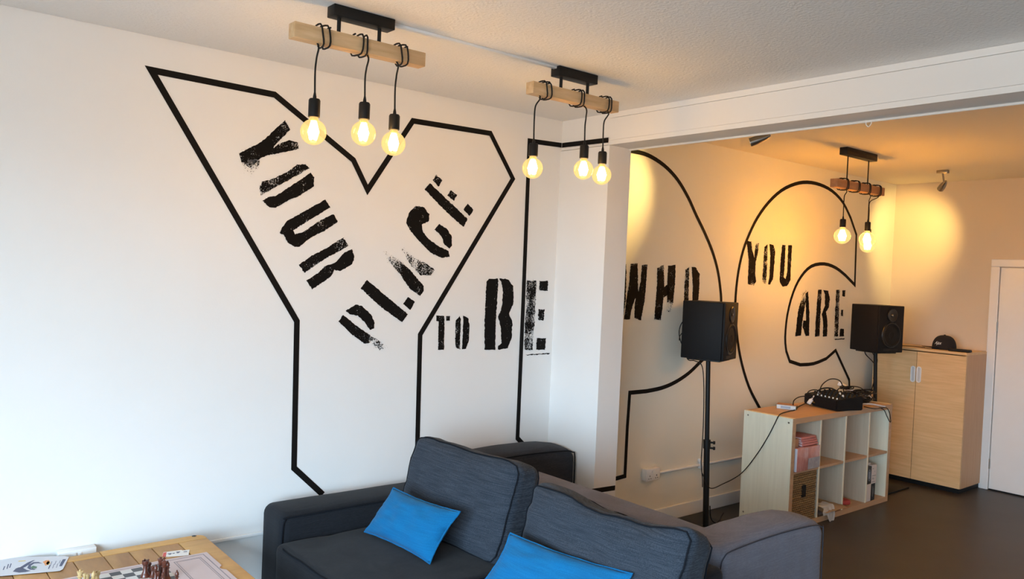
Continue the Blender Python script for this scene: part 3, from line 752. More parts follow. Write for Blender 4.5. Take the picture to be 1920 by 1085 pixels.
for x in (tx0+.06, tx1-.09):
    for y in (ty0+.06, ty1-.06): make('leg', B().box(x-.03, x+.03, y-.03, y+.03, 0, TZ-th-.012, .003), MANGO, tb)
hp = T(364, 1004.5)
make('bolt_hole', B().lathe((hp.x, hp.y, TZ), (0, 0, 1), [(.0, .0006), (.010, .0006), (.010, 0)], 18), BLACK, tb)
# the game board
PINK = mat('pink_grey_board', (.60, .50, .50), .55); LINE = mat('board_grey_line', (.27, .24, .26), .6)
WSQ = mat('board_white_square', (.66, .65, .62), .5); DSQ = mat('board_dark_square', (.055, .057, .064), .5)
bz0, bz = TZ, TZ+.006
bx0, bx1, by1, by0 = .49, 1.177, 3.402, 2.98
pts = [(bx0, by0), (bx1, by0), (bx1, by1-.235)]
pts += [(bx1-.016*math.sin(k*PI/8), by1-.235+.055*k/8) for k in range(1, 8)]
pts += [(bx1, by1-.18), (bx1, by1), (bx0, by1)]
gb = thing('chess_board', 'pinkish grey folding chess board lying on the games table', 'game board', ((bx0+bx1)/2, (by0+by1)/2, TZ))
make('board_panel', B().poly([(p[0], p[1], bz0) for p in pts], (0, 0, bz-bz0)), PINK, gb, smooth=False)
def frame_line(x0, x1, y0, y1, wd=.003):
    b = B(); z0, z1 = bz, bz+.0005
    b.box(x0, x1, y1-wd, y1, z0, z1).box(x0, x1, y0, y0+wd, z0, z1).box(x0, x0+wd, y0+wd, y1-wd, z0, z1).box(x1-wd, x1, y0+wd, y1-wd, z0, z1)
    make('printed_line', b, LINE, gb, smooth=False)
frame_line(bx0+.014, bx1-.019, by0+.014, by1-.017, .004)
frame_line(1.028, 1.137, by0+.05, 3.356); frame_line(1.036, 1.129, by0+.058, 3.348, .002)
frame_line(.528, .630, by0+.05, 3.356); frame_line(.536, .622, by0+.058, 3.348, .002)
SQ = .0400; sx1, sy1 = .988, 3.368
for i in range(8):
    for j in range(8):
        x = sx1-(i+1)*SQ; y = sy1-(j+1)*SQ
        make('square', B().box(x, x+SQ, y, y+SQ, bz, bz+.0006), DSQ if (i+j) % 2 == 0 else WSQ, gb, smooth=False)
# chess pieces
DARK = mat('red_brown_chess_wood', (.13, .032, .016), .3, col2=(.075, .020, .012), vscale=30, coat=.3)
PALE = mat('pale_boxwood', (.58, .42, .20), .4, col2=(.50, .34, .15), vscale=30)
PROF = {
 'pawn': [(.0, 0), (.0115, 0), (.0115, .004), (.0085, .008), (.0055, .014), (.0042, .024), (.0062, .027), (.0045, .029), (.0068, .034), (.0060, .040), (.0, .044)],
 'rook': [(.0, 0), (.014, 0), (.014, .005), (.0105, .011), (.0075, .018), (.0068, .036), (.0095, .040), (.0105, .043), (.0105, .051), (.0075, .051), (.0075, .046), (.0, .046)],
 'bishop': [(.0, 0), (.0135, 0), (.0135, .005), (.0095, .011), (.006, .02), (.005, .038), (.009, .042), (.005, .044), (.0078, .050), (.0065, .058), (.0022, .064), (.003, .067), (.0, .069)],
 'queen': [(.0, 0), (.0155, 0), (.0155, .006), (.011, .013), (.007, .024), (.0055, .048), (.0105, .052), (.006, .055), (.010, .068), (.0075, .069), (.003, .071), (.0035, .075), (.0, .077)],
 'king': [(.0, 0), (.016, 0), (.016, .006), (.0115, .013), (.0072, .025), (.006, .050), (.011, .054), (.0065, .057), (.010, .072), (.006, .074), (.0, .076)]}
NMN = {'pawn': 'chess_pawn', 'rook': 'chess_rook', 'bishop': 'chess_bishop', 'queen': 'chess_queen', 'king': 'chess_king'}
def piece(kind, px, ytop, m, label, sc=1.0, grp='chess pieces'):
    h = PROF[kind][-1][1]*sc + (.012*sc if kind == 'king' else .003*sc)
    p = on(px, ytop, 2, bz+h); x, y = p.x, p.y
    z0 = bz+.0006
    t = thing(NMN[kind], label, 'chess piece', (x, y, z0), grp)
    make('body', B().lathe((x, y, z0), (0, 0, 1), [(r*sc, hh*sc) for r, hh in PROF[kind]], 20), m, t)
    if kind == 'king':
        zt = z0+.075*sc
        make('cross', B().box(x-.0016, x+.0016, y-.0016, y+.0016, zt, zt+.013*sc).box(x-.005, x+.005, y-.0015, y+.0015, zt+.006*sc, zt+.009*sc), m, t)
    if kind == 'rook':
        b = B()
        for k in range(4):
            a = k*PI/2; cx, cy = x+.0088*sc*math.cos(a), y+.0088*sc*math.sin(a)
            b.obox((cx-.0018, cy-.0025, z0+.050*sc), (.0036, 0, 0), (0, .005, 0), (0, 0, .004*sc))
        make('battlement', b, m, t)
    if kind == 'queen':
        b = B()
        for k in range(7):
            a = k*2*PI/7; b.lathe((x+.0088*sc*math.cos(a), y+.0088*sc*math.sin(a), z0+.066*sc), (0, 0, 1), [(.0, 0), (.0020, .002), (.0012, .005), (.0, .006)], 6)
        make('crown', b, m, t)
    return t
dk = 'dark chess pieces'; pl = 'pale chess pieces'
piece('rook', 273, 1052, DARK, 'dark red rook at the left edge of the dark chess group', 1.25, dk)
piece('pawn', 280.5, 1051, DARK, 'dark pawn just behind the leftmost dark rook', 1.15, dk)
piece('pawn', 286.5, 1058, DARK, 'dark pawn in the middle of the dark chess group', 1.05, dk)
piece('bishop', 292.5, 1056, DARK, 'dark bishop in front of the dark queen', 1.0, dk)
piece('queen', 301.5, 1041.5, DARK, 'tallest dark chess queen below the paper tickets', 1.15, dk)
piece('king', 308.5, 1044, DARK, 'dark chess king beside the dark queen', 1.05, dk)
piece('bishop', 314.5, 1048.5, DARK, 'dark red bishop at the right of the dark chess group', 1.1, dk)
piece('pawn', 297, 1068, DARK, 'dark red pawn nearest the bottom edge of the picture', 1.0, dk)
piece('pawn', 306, 1071, DARK, 'dark red pawn in front of the dark king', 1.0, dk)
piece('bishop', 332, 1066.5, DARK, 'lone dark red bishop standing on the empty right panel', 1.0, dk)
piece('queen', 150.5, 1065, PALE, 'tallest pale chess queen at the left of the pale group', 1.1, pl)
piece('pawn', 159, 1072, PALE, 'pale pawn just right of the pale queen', 1.0, pl)
piece('pawn', 165, 1073, PALE, 'pale pawn in the middle of the pale group', 1.05, pl)
piece('bishop', 175.5, 1068, PALE, 'pale bishop toward the right of the pale group', 1.0, pl)
piece('rook', 182.5, 1073, PALE, 'pale rook at the right edge of the pale group', 1.0, pl)
# leaflets
LP_ = mat('leaflet_paper', (.62, .63, .67), .45); NAVY = mat('leaflet_navy_ink', (.05, .06, .13), .5); ORNG = mat('leaflet_orange_ink', (.75, .28, .06), .5); YEL = mat('leaflet_yellow_ink', (.7, .5, .08), .5); GREEN = mat('leaflet_green_ink', (.06, .16, .08), .5)
def px_poly(b, pts, z): b.poly([T(x, y, z) for x, y in pts]); return b
base_q = [(-14, 1082), (2, 1047.5), (129.5, 1044.5), (118, 1068), (112, 1071)]
for k in range(3):
    z0 = TZ+.0012*k
    dx, dy = [(-7, -2.5), (-3, -1.2), (0, 0)][k]
    q = [T(x+dx, y+dy, TZ) for x, y in base_q]
    t = B().poly([(p.x, p.y, z0) for p in q], (0, 0, .0009))
    o = tag(make('leaflet', t, LP_, smooth=False), ['white leaflet at the bottom of the stack on the games table', 'white leaflet in the middle of the stack on the games table', 'top white leaflet printed with a blue eye on the games table'][k], 'leaflet', 'leaflets stacked on the table')
zt = TZ+.0012*2+.0011
b = B()
for (x0, x1, y0, dy) in ((5, 9, 1068, -7), (12, 16, 1066, -9), (17, 21, 1064, -8), (90, 94, 1066, -7), (94, 97, 1060, -8), (98, 101, 1065, -8), (102, 105, 1058, -7), (105, 108, 1064, -8), (110, 113, 1056, -6)):
    px_poly(b, [(x0, y0), (x1-2, y0), (x1+1, y0+dy), (x0+3, y0+dy)], zt)
make('printed_text', b, NAVY, o, smooth=False, fixn=False)
b = B()
px_poly(b, [(24, 1071), (30, 1065), (36, 1063), (44, 1064.5), (50, 1068), (58, 1069.5), (48, 1072), (36, 1073)], zt)
px_poly(b, [(36, 1064), (44, 1059), (52, 1054), (62, 1050), (66, 1049.5), (60, 1053), (54, 1058), (48, 1062), (42, 1065)], zt)
px_poly(b, [(51, 1064), (54, 1058), (62, 1053.5), (72, 1053), (80, 1056), (72, 1055.5), (64, 1056), (58, 1060), (58, 1065), (66, 1066), (70, 1065), (64, 1068), (56, 1067.5)], zt)
px_poly(b, [(111, 1061), (114, 1054), (118, 1048), (124, 1047.5), (119, 1056), (116, 1061)], zt)
make('printed_eye', b, NAVY, o, smooth=False, fixn=False)
b = B(); px_poly(b, [(80, 1053), (86, 1050), (92, 1049.5), (94, 1053), (90, 1058), (85, 1060), (83, 1056)], zt)
make('printed_spot', b, ORNG, o, smooth=False, fixn=False)
b = B(); px_poly(b, [(35, 1051), (48, 1050), (48, 1051.5), (34, 1052.5)], zt).poly([T(x, y, zt) for x, y in [(86, 1056), (90, 1051), (95, 1055), (90, 1059)]])
make('printed_stripe', b, YEL, o, smooth=False, fixn=False)
b = B(); px_poly(b, [(57, 1063), (62, 1060), (70, 1062), (68, 1065), (60, 1065.5)], zt)
make('printed_iris', b, GREEN, o, smooth=False, fixn=False)
# tickets
q = [T(x, y, TZ) for x, y in [(304, 1043), (306.5, 1035.5), (341, 1031), (341.5, 1032), (355.5, 1030.5), (353.5, 1040.5), (345, 1041.5), (316, 1043.5)]]
o = tag(make('paper_ticket', B().poly([(p.x, p.y, TZ+.0002) for p in q], (0, 0, .0012)), PAPERW, smooth=False), 'white paper ticket with a red end behind the dark chess pieces', 'ticket')
REDP = mat('red_print', (.62, .10, .08), .6)
b = B(); px_poly(b, [(304.2, 1043), (306.7, 1035.5), (312.5, 1034.7), (311, 1043.2)], TZ+.0017); make('red_end', b, REDP, o, smooth=False, fixn=False)
b = B()
for (x, y, ww) in ((314, 1037, 8), (323, 1036.5, 5), (330, 1034, 8), (344, 1033.5, 7), (316, 1038.6, 5), (331, 1035.6, 5)):
    px_poly(b, [(x, y+1.2), (x+.4, y), (x+ww, y-.7), (x+ww-.4, y+.6)], TZ+.0017)
make('printed_text', b, NAVY, o, smooth=False, fixn=False)

# ================================================================== SHELF UNIT
SX0, SX1, SY0, SY1, SH = 5.180, 6.680, 3.092, 3.500, .810
sh = thing('shelf_unit', 'pale birch cube shelf unit with eight open compartments', 'shelf', ((SX0+SX1)/2, (SY0+SY1)/2, 0))
tk = .040; E_ = .0035
def panel(name, x0, x1, y0, y1, z0, z1, face, m=BIRCH, edge=True):
    o = make(name, B().box(x0, x1, y0+E_, y1, z0, z1, .001, 1), m, sh)
    if edge: make('edge_strip', B().box(x0, x1, y0, y0+E_, z0, z1), face, o, smooth=False)
    return o
lp = panel('side_panel', SX0, SX0+tk, SY0, SY1, 0, SH, BIRCH_EDGE)
panel('side_panel', SX1-tk, SX1, SY0, SY1, 0, SH, BIRCH_EDGE)
panel('top_panel', SX0+tk, SX1-tk, SY0, SY1, SH-tk, SH, BIRCH_EDGE, BIRCH_EDGE)
panel('bottom_panel', SX0+tk, SX1-tk, SY0, SY1, .0, tk, BIRCH_EDGE, BIRCH_EDGE)
DV = [5.572, 5.940, 6.312]
dt = .018
for x in DV: panel('divider', x-dt/2, x+dt/2, SY0+.004, SY1, tk, SH-tk, BIRCH, BIRCH_MID)
ed = [SX0+tk] + DV + [SX1-tk]
for i in range(4):
    panel('cube_shelf', ed[i]+(dt/2 if i else 0), ed[i+1]-(dt/2 if i < 3 else 0), SY0+.006, SY1, .403, .421, BIRCH_EDGE, BIRCH_EDGE)
for (y, z) in ((SY0+.035, .778), (SY1-.035, .778), (SY0+.035, .05), (SY1-.035, .05)):
    make('dowel_cap', B().lathe((SX0, y, z), (-1, 0, 0), [(.0, .0012), (.007, .0012), (.007, 0)], 14), CHROME, lp)
# contents ----------------------------------------------------------
PKW = mat('pink_wrap', (.46, .17, .15), .22, col2=(.60, .30, .27), vscale=26, stretch=(1, 1, .5), coat=.6, bump=.6, bscale=40)
PKS = mat('pink_card', (.55, .20, .18), .5); PKL = mat('pale_pink_card', (.72, .55, .54), .5); LIL = mat('pale_lilac_card', (.62, .62, .68), .5)
BRN = mat('brown_card', (.40, .22, .13), .7); GREYW = mat('grey_wrap', (.30, .31, .35), .25, col2=(.45, .44, .48), vscale=30, coat=.5)
z0 = .422
def pack(x0, x1, y0, y1, za, zb, m, label, cat='packet', name='wrapped_packet', side=None, group=None, sm=.002):
    o = make(name, B().box(x0, x1, y0, y1, za, zb, sm), m); tag(o, label, cat, group)
    if side: make('spine', B().box(x0-.0012, x0, y0+.002, y1-.002, za+.002, zb-.002), side, o, smooth=False)
    return o
g_ = 'pink packets in the shelf'
pack(5.238, 5.385, SY0-.012, SY0+.15, z0, .592, PKW, 'pink shrink-wrapped packet standing left in the top left compartment', side=LIL, group=g_)
o = pack(5.395, 5.553, SY0-.006, SY0+.15, z0, .588, PKW, 'pink shrink-wrapped packet with a grey lower half beside the divider', group=g_)
make('grey_label', B().box(5.397, 5.552, SY0-.0085, SY0-.006, z0+.003, .505), GREYW, o, smooth=False)
for k in range(4):
    zz = .594+.016*k
    o = pack(5.335+.006*(k % 2), 5.550-.004*k, SY0+.01+.004*k, SY0+.17, zz, zz+.0145, PKS, ['lowest pink booklet lying on the wrapped packets', 'second pink booklet of the pile on the wrapped packets', 'third pink booklet of the pile on the wrapped packets', 'topmost pink booklet of the pile on the wrapped packets'][k], 'booklet', 'booklet', group='pink booklets')
    make('page_block', B().box(5.333+.006*(k % 2), 5.335+.006*(k % 2), SY0+.014+.004*k, SY0+.168, zz+.002, zz+.0125), PKL, o, smooth=False)
pack(5.245, 5.300, SY0+.02, SY0+.07, .593, .655, BRN, 'small brown box standing on the left wrapped packet', 'box', 'small_box', side=mat('tan_card', (.6, .45, .28), .6))
pack(5.262, 5.318, SY0+.085, SY0+.13, .593, .690, mat('olive_card', (.25, .23, .15), .7), 'olive box behind the small brown box in the shelf', 'box', 'small_box')
# woven basket with slats of rush
RUSH = mat('woven_rush', (.30, .17, .065), .75, col2=(.15, .085, .03), vscale=40, stretch=(1, 1, 6), bump=.6, bscale=150, rnd=.25)
bk = thing('storage_basket', 'brown woven storage basket in the lower left compartment', 'basket', (5.385, 3.29, .041))
bx = (5.226, 5.545); bzz = (.042, .398)
b = B(); y0 = SY0+.006
b.box(bx[0], bx[1], y0+.012, y0+.02, bzz[0], bzz[1]-.008).box(bx[0], bx[0]+.008, y0+.02, y0+.36, bzz[0], bzz[1]-.008).box(bx[1]-.008, bx[1], y0+.02, y0+.36, bzz[0], bzz[1]-.008).box(bx[0], bx[1], y0+.352, y0+.36, bzz[0], bzz[1]-.008).box(bx[0], bx[1], y0+.012, y0+.36, bzz[0], bzz[0]+.008)
make('body', b, RUSH, bk, smooth=False)
nr = 22; hz_ = (bzz[1]-bzz[0])/nr
for k in range(nr):
    z = bzz[0]+hz_*(k+.5); segs = []
    hole = abs(z-.265) < .045
    rng_ = [(bx[0], bx[1])] if not hole else [(bx[0], 5.355), (5.400, bx[1])]
    b = B()
    for (a, c) in rng_:
        n = max(3, int((c-a)/.012)); pts = [(a+(c-a)*q/n, y0+.008+.0035*(1 if (q+k) % 2 else -1), z) for q in range(n+1)]
        b.tube(pts, hz_*.52, 5)
    make('woven_strand', b, RUSH, bk)
make('handle_hole_shade', B().box(5.352, 5.403, y0-.003, y0+.0118, .222, .308), BLACK, bk, smooth=False)  # black plate stands in for the shade inside the basket's handle hole
# crumpled papers in the second compartment
def sheet(label, pts_fn, m, nu=14, nv=10, th=.0015):
    b = B(); top = [[b.bm.verts.new(pts_fn(i/nu, j/nv)) for j in range(nv+1)] for i in range(nu+1)]
    for i in range(nu):
        for j in range(nv): b.bm.faces.new((top[i][j], top[i+1][j], top[i+1][j+1], top[i][j+1]))
    bmesh.ops.solidify(b.bm, geom=b.bm.faces[:], thickness=th)
    o = make('paper_sheet', b, m, sharp=50); tag(o, label, 'paper', 'crumpled papers in the shelf'); return o
TANP = mat('tan_paper', (.62, .47, .31), .8)
def f1(u, v):
    x = 5.60+.29*u; y = SY0+.30-.30*v
    return Vector((x, y, .056+.008*nz((u*3, v*3, 1), 1)+.02*(1-u)*(1-v)))
sheet('pale pink paper lying at the back of the second lower compartment', f1, mat('pale_pink_paper', (.66, .55, .52), .8))
def f2(u, v):
    x = 5.60+.325*u; y = SY0+.20-.25*v
    z = .094+.012*nz((u*4, v*4, 3), 1)-.006*u
    if v > .8: z -= (v-.8)*.06
    return Vector((x, y, z-.02*max(0, u-.8)))
sheet('tan paper lying on top of the papers in the second lower compartment', f2, TANP)
def f3(u, v):
    x = 5.595+.17*u; y = SY0+.06-.085*min(1, v*2.2)-.01*v
    z = .118+.008*nz((u*5, v*5, 6), 1)
    if v > .38: z -= (v-.38)*(.10+.17*max(0, 1-abs(u-.72)*2.6)); y -= .012*nz((u*6, v*3, 2), 1)
    return Vector((x, y, z))
sheet('white crumpled paper hanging over the edge of the second lower compartment', f3, PAPERW, 18, 16)
REDS = mat('red_cloth', (.36, .045, .045), .6)
b = B().rbox((6.055, SY0+.10, .064), (Vector((.9, -.43, 0)), Vector((.43, .9, 0)), Vector((0, 0, 1))), (.085, .05, .019), .015, (6, 5, 2), lambda p, hh: p+Vector((0, 0, .012*nz(p, 14, 2))))
tag(make('red_pouch', b, REDS, sharp=60), 'small red pouch lying in the third lower compartment', 'pouch')
b = B().box(5.952, 5.985, SY0+.03, SY0+.055, .041, .075, .003)
# product boxes in the fourth compartment
BW = mat('box_white', (.62, .57, .54), .5); BK = mat('box_black', (.012, .013, .013), .4); INK = mat('box_grey_ink', (.25, .25, .25), .5); SIL = mat('box_silver_ink', (.30, .32, .36), .35)
y0 = SY0+.006
bo = []
for (x0, x1, za, zb, m, lab) in ((6.326, 6.395, .041, .182, BW, 'white box at the lower left of the boxes in the last compartment'),
                                  (6.398, 6.462, .041, .178, BK, 'black box at the lower right of the boxes in the last compartment'),
                                  (6.326, 6.392, .183, .325, BK, 'black box with an oval emblem in the last compartment'),
                                  (6.395, 6.476, .179, .330, BW, 'white printed box at the upper right of the boxes in the last compartment')):
    o = make('product_box', B().box(x0, x1, y0, y0+.16, za, zb, .001, 1), m); tag(o, lab, 'box', 'product boxes in the shelf'); bo.append((o, x0, x1, za, zb))
o, x0, x1, za, zb = bo[2]
pts = [((x0+x1)/2+.018*math.cos(k*PI/12), y0-.0006, (za+zb)/2+.045*math.sin(k*PI/12)) for k in range(24)]
make('oval_emblem', B().tube(pts, .0016, 5, closed=True).box((x0+x1)/2-.006, (x0+x1)/2+.006, y0-.0012, y0-.0002, (za+zb)/2-.028, (za+zb)/2+.028), SIL, o)
o, x0, x1, za, zb = bo[3]
b = B()
for k, (a, c, z) in enumerate(((.010, .030, .12), (.045, .052, .095), (.008, .070, .062), (.012, .03, .045), (.012, .045, .036), (.008, .060, .012))): b.box(x0+a, x0+c, y0-.0008, y0-.0001, za+z, za+z+.005)
make('printed_text', b, INK, o, smooth=False)
o, x0, x1, za, zb = bo[1]
b = B().box(x0+.026, x0+.032, y0-.0008, y0-.0001, za+.03, za+.115).box(x0+.036, x0+.040, y0-.0008, y0-.0001, za+.05, za+.10)
make('printed_text', b, INK, o, smooth=False)
tag(make('paper_pad', B().box(6.33, 6.43, y0+.03, y0+.13, .331, .345, .002), BW), 'small white pad lying on top of the product boxes', 'pad')

# ------------------------------------------------------------------ things on top of the shelf
ZT = SH+.0005
GRN = mat('card_green', (.07, .09, .03), .5)
q = T(1470, 765, ZT)
u1 = (T(1486.5, 768, ZT)-T(1455.5, 764.5, ZT)).normalized(); u2 = Vector((-u1.y, u1.x, 0))
o0 = T(1456, 765, ZT)
cb = thing('card_box', 'small printed card box lying on the left end of the shelf top', 'box', o0)
make('body', B().obox(o0, u1*.14, u2*.09, Vector((0, 0, .030)), .002), PAPERW, cb)
make('print_panel', B().obox(o0+u1*.030-u2*.0012+Vector((0, 0, .006)), u1*.072, u2*.001, Vector((0, 0, .018))), mat('card_blue_grey', (.35, .42, .52), .5), cb, smooth=False)
make('end_panel', B().obox(o0+u1*.1402+u2*.002+Vector((0, 0, .001)), u1*.0012, u2*.086, Vector((0, 0, .028))), GRN, cb, smooth=False)
make('lid', B().obox(o0-u1*.003-u2*.003+Vector((0, 0, .030)), u1*.147, u2*.096, Vector((0, 0, .004)), .001), BRN, cb)
# mixer
m0 = T(1568, 771.5, ZT)      # nearest bottom corner
ml = T(1513, 758, ZT); mr = T(1602, 764, ZT)
ma = (ml-m0); ma.z = 0; mb = (mr-m0); mb.z = 0
ma = ma.normalized()*.36; mb = mb.normalized()
mb = (mb - ma.normalized()*mb.dot(ma.normalized())).normalized()*.26
mx = thing('audio_mixer', 'black audio mixing desk buried in cables on the shelf top', 'mixer', m0)
hN, hF = .085, .115
P = [m0, m0+ma, m0+ma+mb, m0+mb]
b = B(); lo = [p+Vector((0, 0, .004)) for p in P]; hi = [P[0]+Vector((0, 0, hN)), P[1]+Vector((0, 0, hN)), P[2]+Vector((0, 0, hF)), P[3]+Vector((0, 0, hF))]
b.faces(lo+hi, [(0, 3, 2, 1), (4, 5, 6, 7), (0, 1, 5, 4), (1, 2, 6, 5), (2, 3, 7, 6), (3, 0, 4, 7)])
bmesh.ops.bevel(b.bm, geom=list(b.bm.edges), offset=.006, segments=2, affect='EDGES')
make('chassis', b, SPKV, mx)
WK = mat('white_knob', (.8, .8, .78), .4)
up_ = (hi[1]-hi[0]).cross(hi[3]-hi[0]).normalized()
if up_.z < 0: up_ = -up_
for i in range(8):
    for j in range(5):
        p = hi[0]+(hi[1]-hi[0])*((i+.7)/8.6)+(hi[3]-hi[0])*((j+.6)/5.4)
        if j == 0 and i > 5: continue
        if j == 0: make('button', B().cyl(p, p+up_*.010, .0055, seg=10), WK, mx)
        else: make('knob', B().lathe(p, up_, [(.008, 0), (.0075, .012), (.006, .016), (.0, .016)], 10), WK if (i, j) in ((1, 2), (3, 3), (6, 1)) else RUBBER, mx)
# power strip, plug
e0 = on(1574, 722, 1, 3.46); e1 = on(1608, 742, 1, 3.30)
dv = (e1-e0).normalized(); sv = dv.cross(Vector((0, 0, 1))).normalized(); uv = sv.cross(dv)
ps = thing('power_strip', 'white power strip sticking up out of the cable heap', 'power strip', e1)
make('body', B().obox(e0-sv*.022, sv*.044, uv*.03, dv*(e1-e0).length*1.25, .006), PLASTIC, ps)
make('end_cap', B().obox(e0-sv*.023-dv*.012-uv*.002, sv*.046, uv*.034, dv*.03, .006), PLASTIC, ps)
for k in range(3):
    p = e0+dv*(.07+.07*k)+uv*.0302
    make('outlet', B().obox(p-sv*.012, sv*.024, uv*.001, dv*.03), INK, ps, smooth=False)
pp = on(1518, 750, 1, SY0+.20)
pp = T(1519, 752, ZT+.045)
pg = thing('mains_plug', 'white mains plug with brass pins in front of the mixer', 'plug', pp-Vector((0, 0, .03)))
ra = Vector((.55, -.25, .8)).normalized(); rb = ra.cross(Vector((0, 0, 1))).normalized(); rc = rb.cross(ra)
make('body', B().obox(pp-ra*.025-rb*.015-rc*.010, ra*.046, rb*.030, rc*.020, .004), PLASTIC, pg)
for (a, c) in ((-.012, .0), (.010, -.010), (.010, .010)):
    make('pin', B().obox(pp+ra*a+rb*c-rc*.034-rb*.002-ra*.003, ra*.008, rb*.004, rc*.023), BRASS, pg, smooth=False)
make('strain_relief', B().tube([pp+ra*.024, pp+ra*.055], .005, 8), PLASTIC, pg)

# ================================================================== CABINET
KX0, KX1, KY0, KY1, KH = 7.460, 7.925, 2.838, 3.660, 1.236
cb_ = thing('storage_cabinet', 'tall oak veneer cabinet with two doors in the far corner', 'cabinet', ((KX0+KX1)/2, (KY0+KY1)/2, 0))
make('plinth', B().box(KX0+.03, KX1-.01, KY0+.015, KY1-.015, 0, .045), BLACK, cb_, smooth=False)
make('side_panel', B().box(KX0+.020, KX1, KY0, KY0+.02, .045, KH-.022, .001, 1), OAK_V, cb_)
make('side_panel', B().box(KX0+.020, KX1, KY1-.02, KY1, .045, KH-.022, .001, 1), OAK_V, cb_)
make('top_panel', B().box(KX0+.002, KX1, KY0, KY1, KH-.022, KH, .0015, 1), OAK, cb_)
make('back_panel', B().box(KX1-.012, KX1, KY0+.02, KY1-.02, .045, KH-.022), OAK_V, cb_, smooth=False)
make('bottom_panel', B().box(KX0+.02, KX1-.012, KY0+.02, KY1-.02, .045, .065), OAK_V, cb_, smooth=False)
ym = 3.258
for (a, c, sgn) in ((KY0+.001, ym-.002, 1), (ym+.002, KY1-.001, -1)):
    d_ = make('door', B().box(KX0, KX0+.018, a, c, .047, KH-.030, .0012, 1), OAK, cb_)
    hy = ym-.026 if sgn == 1 else ym+.026
    pts = []
    for k in range(32):
        an = 2*PI*k/32
        pts.append((KX0-.004, hy+.017*math.cos(an), 1.000+(.052 if math.sin(an) >= 0 else -.052)+.017*math.sin(an)))
    make('handle_rim', B().tube(pts, .005, 8, closed=True), PLASTIC, d_)
    make('handle_pull', B().box(KX0-.003, KX0, hy-.015, hy+.015, .935, 1.065), mat('handle_grey', (.55, .56, .57), .4), d_, smooth=False)
# baseball cap: crown, brim, button, white script lettering
cp = on(1769, 651, 2, KH); cp = Vector((7.66, 3.11, KH))
CAPM = mat('black_cap_cloth', (.010, .009, .011), .9, bump=.2, bscale=500)
ct = thing('baseball_cap', 'black baseball cap with white script lettering on the oak cabinet', 'cap', cp)
fd = Vector((-.45, .89, 0)).normalized(); sd_ = Vector((fd.y, -fd.x, 0))
def crown(a, e):
    ca, sa = math.cos(a), math.sin(a)
    r1, r2 = .100, .084
    k = math.cos(e)**.75
    return cp + fd*(r1*ca*k) + sd_*(r2*sa*k) + Vector((0, 0, .128*math.sin(e)**.85))
b = B(); R_ = []
for j in range(13):
    e = PI/2*j/12
    if j == 12: R_.append([b.bm.verts.new(cp+Vector((0, 0, .128)))])
    else: R_.append([b.bm.verts.new(crown(2*PI*k/36, e)) for k in range(36)])
for j in range(12):
    for k in range(36):
        if j == 11: b.bm.faces.new((R_[j][k], R_[j][(k+1) % 36], R_[12][0]))
        else: b.bm.faces.new((R_[j][k], R_[j][(k+1) % 36], R_[j+1][(k+1) % 36], R_[j+1][k]))
make('crown', b, CAPM, ct, sharp=80)
b = B(); n = 16; inn = []; out = []
for k in range(n+1):
    a = -1.15+2.3*k/n; q = crown(a, .04); inn.append(q+Vector((0, 0, .008)))
    rr = .085*math.cos(a*1.25)**.6 if abs(a*1.25) < PI/2 else 0
    out.append(q+fd*rr+Vector((0, 0, .012-.010*abs(math.sin(a)))))
b.faces(inn+out, [(k, k+1, n+1+k+1, n+1+k) for k in range(n)]); bmesh.ops.solidify(b.bm, geom=b.bm.faces[:], thickness=.003)
make('brim', b, CAPM, ct, sharp=60)
make('top_button', B().lathe(cp+Vector((0, 0, .126)), (0, 0, 1), [(.010, 0), (.009, .006), (.0, .009)], 14), CAPM, ct)
# lettering wrapped on the crown
cu = bpy.data.curves.new('script', 'FONT'); cu.body = 'Ajax'; cu.size = 1; cu.shear = .35; cu.extrude = 0
to = bpy.data.objects.new('script_tmp', cu); COL.objects.link(to)
bpy.context.view_layer.update()
me = to.evaluated_get(bpy.context.evaluated_depsgraph_get()).to_mesh()
bmt = bmesh.new(); bmt.from_mesh(me); bmesh.ops.triangulate(bmt, faces=bmt.faces)
bmesh.ops.subdivide_edges(bmt, edges=bmt.edges[:], cuts=1)
wmax = max(v.co.x for v in bmt.verts)
for v in bmt.verts:
    a = -.62-(v.co.x/wmax)*.66; e = .30+v.co.y*.34
    q = crown(a, e); v.co = q + (q-cp-Vector((0, 0, .03))).normalized()*.0022
bpy.data.objects.remove(to, do_unlink=True)
make('script_lettering', bmt, mat('white_thread', (.8, .8, .8), .8), ct, smooth=False, fixn=False)
# wallet-like flat case and a strap at the left
p = on(1800, 655, 2, KH+.012)
b = B().rbox((7.55, 2.932, KH+.0115), (Vector((-.12, 1, 0)), Vector((1, .12, 0)), Vector((0, 0, 1))), (.088, .04, .011), .009, (6, 4, 1))
tag(make('glasses_case', b, RUBBER), 'flat black case lying at the right of the cap on the cabinet', 'case')
b = B().tube(spline([(7.56, 3.50, KH+.020), (7.55, 3.47, KH+.006), (7.56, 3.42, KH+.004), (7.60, 3.34, KH+.004), (7.62, 3.26, KH+.004)], 6), .0035, 6)
tag(make('dark_strap', b, mat('dark_brown_strap', (.06, .028, .014), .6)), 'thin dark strap lying on the left of the cabinet top', 'strap')

